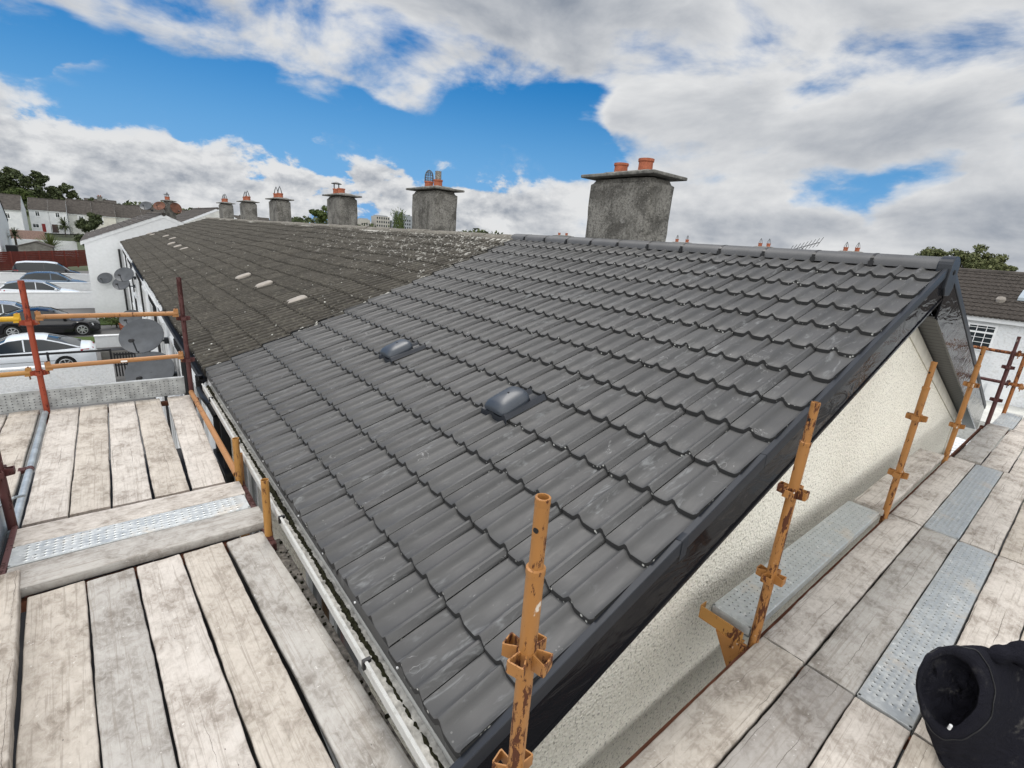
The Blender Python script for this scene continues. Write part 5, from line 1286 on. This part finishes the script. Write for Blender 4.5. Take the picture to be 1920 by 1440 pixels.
def spikes(label, base, zt, n, ln, seed, name='shrub', cat='shrub', wid=.02, mat_='leaf_mid', lean=.25):
    rs = random.Random(seed); th = thing(name, label, cat, base); m_ = MB()
    for _ in range(n):
        p = Vector(base) + Vector((rs.uniform(-1, 1) * lean * 1.5, rs.uniform(-1, 1) * lean * 1.5, 0)); p.z = zt - ln * rs.uniform(.5, 1.0)
        d = Vector((rs.gauss(0, lean), rs.gauss(0, lean), 1)).normalized()
        m_.tube(p - d * ln * .5, p + d * ln * .4, wid, wid * .3, n=4)
        for k in range(14):
            q = p + d * ln * rs.uniform(-.5, .42); u = Vector((rs.gauss(0, 1), rs.gauss(0, 1), .8 + rs.random())).normalized(); v = u.cross(Vector((rs.gauss(0, 1), rs.gauss(0, 1), 0))).normalized()
            m_.add([q, q + u * ln * .05 - v * ln * .015, q + u * ln * .12, q + u * ln * .05 + v * ln * .015], [(0, 1, 2, 3)])
    MB().tube(base, (base[0], base[1], zt - ln), .12, .06, n=6).build('stem', 'bark', th); m_.build('foliage', mat_, th); return th
spikes('upright leafy shrub beside the second chimney', (19.4, 39.6, G), 2.35, 46, 1.7, 5, lean=.30)
def palm(label, base, ht, r_, n, seed, up=.2, leafn='leaf_palm', wid=.05):
    rs = random.Random(seed); th = thing('palm_tree', label, 'palm', base, 'spiky palms at the left'); b = Vector(base); t = b + Vector((0, 0, ht))
    MB().tube(b, t, .14, .10, n=8).build('trunk', 'bark', th); m_ = MB()
    for i in range(n):
        a = rs.uniform(0, 2 * PI); el = rs.uniform(-.5, 1.4) + up * .3; d = Vector((math.cos(a) * math.cos(el), math.sin(a) * math.cos(el), math.sin(el)))
        pts = []; p = t.copy(); dd = d.copy()
        for k in range(6):
            pts.append(p.copy()); p = p + dd * r_ / 5; dd = (dd + Vector((0, 0, -.16 + up * .12))).normalized()
        s_ = d.cross(Vector((0, 0, 1))).normalized()
        P = [[q - s_ * wid * (1 - abs(k - 1.5) / 5), q + s_ * wid * (1 - abs(k - 1.5) / 5)] for k, q in enumerate(pts)]
        m_.grid(P)
    m_.build('crown', leafn, th); return th
palm('small round-headed palm by the white house at the left edge', (-8.9, 90.5, G), 2.9, 1.0, 120, 1, 0, 'leaf_dark')
palm('large spiky palm standing behind the red fence', (-5.45, 86.5, G), 1.6, 1.9, 170, 2, .9)
palm('tall cordyline in front of the distant white houses', (-7.4, 168, G), 2.6, 2.1, 110, 3, 0, 'leaf_dark', .12)
bsh = [('scrubby green shrub with red pot at the black car nose', (-.05, 37.0, G), .9, .8), ('bright green yucca beside the largest dish', (.40, 30.2, G), 1.0, .4), ('dark garden shrub behind the shed', (-7.2, 100, G), 2.2, 1.3)]
for i, (lab, b, hh, r_) in enumerate(bsh):
    th = thing('shrub', lab, 'shrub', b); m_ = MB(); rs = random.Random(i)
    for _ in range(8): leaves(m_, (b[0] + rs.uniform(-1, 1) * r_ * .7, b[1] + rs.uniform(-1, 1) * r_ * .4, G + hh * rs.uniform(.3, .8)), (r_ * .5, r_ * .5, hh * .3), 120, .06, rs)
    MB().tube(b, (b[0], b[1], b[2] + hh * .6), .04, n=6).build('stem', 'bark', th); m_.build('foliage', 'leaf_mid' if i < 2 else 'leaf_dark', th)
rp = MB(); rp.tube((.28, 36.3, G), (.28, 36.3, G + .38), .18, .24, n=14, hollow=.9); tag(rp.build('flower_pot', 'terracotta'), 'terracotta flower pot at the foot of the terrace wall', 'flower pot')
# aerial behind the ridge and far city blocks
ae = thing('tv_aerial', 'slanting television aerial with many elements behind our ridge', 'aerial', (24, 9.4, G))
q = MB(); q.tube((24, 9.4, G), (24, 9.4, .75), .025, n=6); q.tube((24, 9.9, .62), (24, 8.75, 1.02), .016, n=6)
for k in range(9):
    t_ = k / 8; p = Vector((24, 9.9, .62)).lerp(Vector((24, 8.75, 1.02)), t_); q.tube(p + Vector((-.1, .05, -.18)), p + Vector((.1, -.07, .22)), .011, n=5)
q.build('mast', 'black_plastic', ae)
for i, (x0, x1, z, m_, lab) in enumerate(((163, 171, 9.6, 'far_wall', 'low cream block on the horizon right of the fourth chimney'), (176, 188, 13.2, 'far_wall', 'wide stepped cream block on the horizon'), (196, 201, 17.6, 'far_wall_grey', 'pinkish grey tower block on the horizon'), (201.5, 209, 15.8, 'far_wall_grey', 'pale glassy office block beside the grey tower'), (190, 196, 10, 'far_wall_grey', 'short grey block left of the tower'))):
    th = thing('office_block', lab, 'building', ((x0 + x1) / 2, 404, G), 'buildings on the city horizon')
    MB().box(x0, x1, 400, 410, G, z).build('wall', m_, th)
    ww = MB(); nz = max(2, int((z - 1) / 3))
    for a in range(nz):
        for b in range(int((x1 - x0) / 2)): ww.box(x0 + .5 + b * 2, x0 + 1.6 + b * 2, 399.9, 400.0, 2 + a * 3, 3.6 + a * 3)
    ww.build('window_band', 'glass', th)
    MB().box(x0 + 1, x1 - 1, 402, 408, z, z + .9).build('roof_plant', 'far_wall_grey', th)
rsn = random.Random(77)
fw = MB()
for k in range(2600):
    a = rsn.uniform(-.1, .95) if k % 5 else rsn.uniform(.9, 1.5); d_ = rsn.uniform(420, 700); r_ = rsn.uniform(3, 7)
    leaves(fw, (d_ * math.sin(a), d_ * math.cos(a), G + 1 + rsn.uniform(0, 11 + 3 * math.sin(a * 23)) * (1 if a < .9 else .5)), (r_, r_, r_ * .5), 9, 1.7, rsn)
structure(fw, 'far_woods', 'leaf_dark', kind='stuff')

# ------------------------------------------------------------------ cars (length along X; nose = +1 points to +X)
def car(label, cx, cy, nose, kind, paintm, group='cars parked in the front gardens and car park', L=4.6, H=1.46, Wd=1.8, wheels=True, tail='lamp_red', contrast=None):
    th = thing('parked_car', label, 'car', (cx, cy, G), group)
    h = Wd / 2
    # side profile (u from 0 nose to 1 tail): belt line, roof line
    if kind == 'saloon': belt = [(0, .60), (.03, .70), (.12, .80), (.27, .90), (.5, .93), (.75, .97), (.88, 1.02), (.97, .98), (1, .80)]; roof = [(.27, .90), (.36, 1.20), (.45, 1.40), (.55, 1.46), (.66, 1.43), (.78, 1.25), (.90, 1.03)]
    elif kind == 'hatch': belt = [(0, .60), (.03, .72), (.12, .82), (.27, .93), (.5, .97), (.75, 1.0), (.92, 1.05), (.98, .95), (1, .75)]; roof = [(.25, .93), (.35, 1.22), (.44, 1.44), (.55, 1.52), (.75, 1.50), (.88, 1.38), (.965, 1.04)]
    else: belt = [(0, .62), (.03, .78), (.10, .92), (.20, 1.03), (.5, 1.06), (.75, 1.07), (.95, 1.08), (.99, .95), (1, .7)]; roof = [(.18, 1.03), (.28, 1.42), (.36, 1.66), (.5, 1.74), (.8, 1.72), (.93, 1.62), (.975, 1.08)]
    sc = H / max(z for _, z in roof)
    belt = [(u, z * sc) for u, z in belt]; roof = [(u, z * sc) for u, z in roof]
    ip = lambda tb, u: float(np.interp(u, [a for a, _ in tb], [b for _, b in tb]))
    X = lambda u: cx + nose * L * (.5 - u)
    b = MB(); P = []
    us = np.concatenate([np.linspace(0, .06, 5), np.linspace(.09, .93, 34), np.linspace(.95, 1, 5)])
    wu = (.175, .79); wr = .355
    for u in us:
        taper = 1 - .16 * max(0, (.10 - u) / .10) ** 1.5 - .12 * max(0, (u - .92) / .08) ** 1.5
        zb = ip(belt, u); z0 = .20 + .10 * max(0, (.04 - u) / .04) + .12 * max(0, (u - .95) / .05)
        w_ = h * taper
        zl = z0
        for q in wu:
            dx = abs(u - q) * L
            if dx < wr: zl = max(zl, .32 + math.sqrt(wr * wr - dx * dx))
        zl = min(zl, zb - .12)
        pr_ = [(-w_ * .97, zl), (-w_, zl + .02), (-w_ * 1.0, (zl + zb) / 2), (-w_ * .985, zb - .09), (-w_ * .93, zb - .02), (-w_ * .80, zb + .004), (0, zb + .025)]
        ring = [(X(u), cy + a, G + z) for a, z in pr_] + [(X(u), cy - a, G + z) for a, z in pr_[-2::-1]]
        P.append(ring)
    b.grid(P); b.add(P[0], [tuple(range(len(P[0])))]); b.add(P[-1], [tuple(range(len(P[0])))])
    b.box(min(X(.02), X(.98)), max(X(.02), X(.98)), cy - h * .80, cy + h * .80, G + .22, G + .5)
    body = b.build('body', paintm, th, smooth=35)
    # greenhouse glass and roof
    g = MB(); u0, u1 = roof[0][0], roof[-1][0]; P = []
    ug = np.linspace(u0, u1, 26)
    for u in ug:
        zr = ip(roof, u); zb = ip(belt, u) - .01; k = (zr - zb) / (H - zb + 1e-6)
        wb = h * .93; wt_ = h * (.93 - .17 * k)
        P.append([(X(u), cy - wb, G + zb), (X(u), cy - wt_, G + zr - .03 * k), (X(u), cy - wt_ * .86, G + zr), (X(u), cy, G + zr + .02), (X(u), cy + wt_ * .86, G + zr), (X(u), cy + wt_, G + zr - .03 * k), (X(u), cy + wb, G + zb)])
    g.grid(P); g.build('window_glass', 'car_glass', th, smooth=40)
    r = MB(); P = []
    ua, ub = roof[2][0] - .02, roof[4 if kind == 'saloon' else 5][0] + .03
    for u in np.linspace(ua, ub, 16):
        zr = ip(roof, u); zb = ip(belt, u) - .01; k = (zr - zb) / (H - zb + 1e-6); wt_ = h * (.93 - .17 * k)
        P.append([(X(u), cy - wt_ - .006, G + zr - .085), (X(u), cy - wt_ - .004, G + zr - .02), (X(u), cy - wt_ * .86, G + zr + .012), (X(u), cy, G + zr + .034), (X(u), cy + wt_ * .86, G + zr + .012), (X(u), cy + wt_ + .004, G + zr - .02), (X(u), cy + wt_ + .006, G + zr - .085)])
    r.grid(P); r.build('roof', paintm if contrast is None else contrast, th, smooth=40)
    pl = MB()
    for sg in (-1, 1):
        for (ua_, ub_, w_) in ((u0, roof[2][0], .05), (.54, .54, .045), (u1 - .005, roof[4 if kind == 'saloon' else 5][0] + .02, .09)):
            pa = []; 
            for t_ in np.linspace(0, 1, 6):
                u = ua_ + (ub_ - ua_) * t_
                if ua_ == ub_: zr = ip(belt, u) + (ip(roof, u) - .05 - ip(belt, u)) * t_
                else: zr = ip(roof, u) - .02
                zb = ip(belt, u) - .01; k = (zr - zb) / (H - zb + 1e-6); yy = cy + sg * (h * (.93 - .17 * k) + .006)
                pa.append((X(u), yy, G + zr))
            P = [[(p[0] - w_ / 2, p[1], p[2]), (p[0] + w_ / 2, p[1], p[2]), (p[0] + w_ / 2, p[1] - sg * .03, p[2] + .01), (p[0] - w_ / 2, p[1] - sg * .03, p[2] + .01)] for p in pa]
            pl.grid(P, closed_v=True)
    pl.build('pillar', paintm, th)
    for q in wu:
        for sg in (-1, 1):
            y0 = cy + sg * (h - .20); y1 = cy + sg * (h + .005)
            t_ = MB(); t_.tube((X(q), y0, G + .32), (X(q), y1, G + .32), .32, n=26); w = t_.build('wheel', 'tyre', th, smooth=40)
            rm = MB()
            rm.grid([[(X(q) + rr * math.cos(a), y1 + sg * o_, G + .32 + rr * math.sin(a)) for a in np.linspace(0, 2 * PI, 24, endpoint=False)] for rr, o_ in ((.235, .002), (.225, .012), (.205, .012), (.20, .003))], closed_v=True)
            for s5 in range(7):
                a = 2 * PI * s5 / 7; ca, sa = math.cos(a), math.sin(a)
                v = [(X(q) + rr * ca - w2 * sa, y1 + sg * .010, G + .32 + rr * sa + w2 * ca) for rr, w2 in ((.03, -.028), (.21, -.020), (.21, .020), (.03, .028))]
                rm.add(v, [(0, 1, 2, 3)])
            rm.tube((X(q), y1, G + .32), (X(q), y1 + sg * .014, G + .32), .05, n=10)
            sub(rm, 'rim', 'alloy', w)
    for sg in (-1, 1):
        l_ = MB(); w0 = h * .62; w1 = h * .95
        u = .045; z = ip(belt, u) - .10
        l_.hexa([(X(.012), cy + sg * w0 * .9, G + z - .07), (X(.06), cy + sg * h * .97, G + z - .05), (X(.11), cy + sg * h * .985, G + z + .0), (X(.05), cy + sg * w0, G + z - .02)],
                [(X(.02), cy + sg * w0 * .9, G + z + .06), (X(.07), cy + sg * h * .96, G + z + .08), (X(.13), cy + sg * h * .95, G + z + .10), (X(.07), cy + sg * w0, G + z + .10)])
        l_.build('headlight', 'lamp_clear', th)
        l_ = MB(); z = ip(belt, .95) - .17
        l_.hexa([(X(.992), cy + sg * w0 * .85, G + z), (X(.965), cy + sg * h * .93, G + z), (X(.90), cy + sg * h * 1.006, G + z + .05), (X(.95), cy + sg * w0, G + z)],
                [(X(.988), cy + sg * w0 * .85, G + z + .12), (X(.955), cy + sg * h * .95, G + z + .13), (X(.90), cy + sg * h * 1.0, G + z + .12), (X(.94), cy + sg * w0, G + z + .13)])
        l_.build('tail_light', tail, th)
        mr = MB(); xm = X(ip([(0, roof[0][0])], 0) + .05); zb = ip(belt, roof[0][0] + .05)
        mr.box(xm - .07, xm + .07, cy + sg * h * (.97 if sg > 0 else .97), cy + sg * (h + .14), G + zb + .0, G + zb + .12) if sg > 0 else mr.box(xm - .07, xm + .07, cy - (h + .14), cy - h * .97, G + zb, G + zb + .12)
        mr.build('door_mirror', paintm, th, bevel=.02)
    np_ = MB(); xx = X(1.0) - nose * .012; np_.box(min(xx, xx - nose * .015), max(xx, xx - nose * .015), cy - .26, cy + .26, G + .55, G + .66); np_.build('number_plate', 'number_plate', th)
    sk = MB(); sk.box(min(X(.25), X(.72)), max(X(.25), X(.72)), cy - h * 1.004, cy - h * .985, G + .50, G + .515); sk.build('door_trim', 'black_plastic', th)
    return th
car('white saloon with a sloping tail, nearest car, seen from its rear wheel back', -3.25, 27.9, -1, 'saloon', 'car_white', L=4.75, H=1.44, Wd=1.84)
car('black saloon pointing right towards the scrubby shrub', -2.95, 35.85, 1, 'saloon', 'car_black', L=4.4, H=1.42, Wd=1.76)
car('silver car mostly hidden behind the black saloon, red tail light showing', -4.6, 38.6, 1, 'hatch', 'car_silver', L=4.0, H=1.40)
car('white car with dark windows and black roof behind the first white wall', -4.0, 48.7, 1, 'hatch', 'car_white', L=4.3, H=1.52, contrast='car_silver')
car('blue grey hatchback between the second and third white walls', -3.6, 55.4, 1, 'hatch', 'car_blue', L=4.2, H=1.52)
car('dark people carrier with a pale roof, in front of the red fence', -4.4, 62.5, 1, 'van', 'car_black', L=4.7, H=1.80, contrast='car_white')
car('pale car at the left photo edge beside the white and black car', -8.2, 48.7, 1, 'hatch', 'car_silver', L=4.1, H=1.5)
bpy.context.view_layer.update()
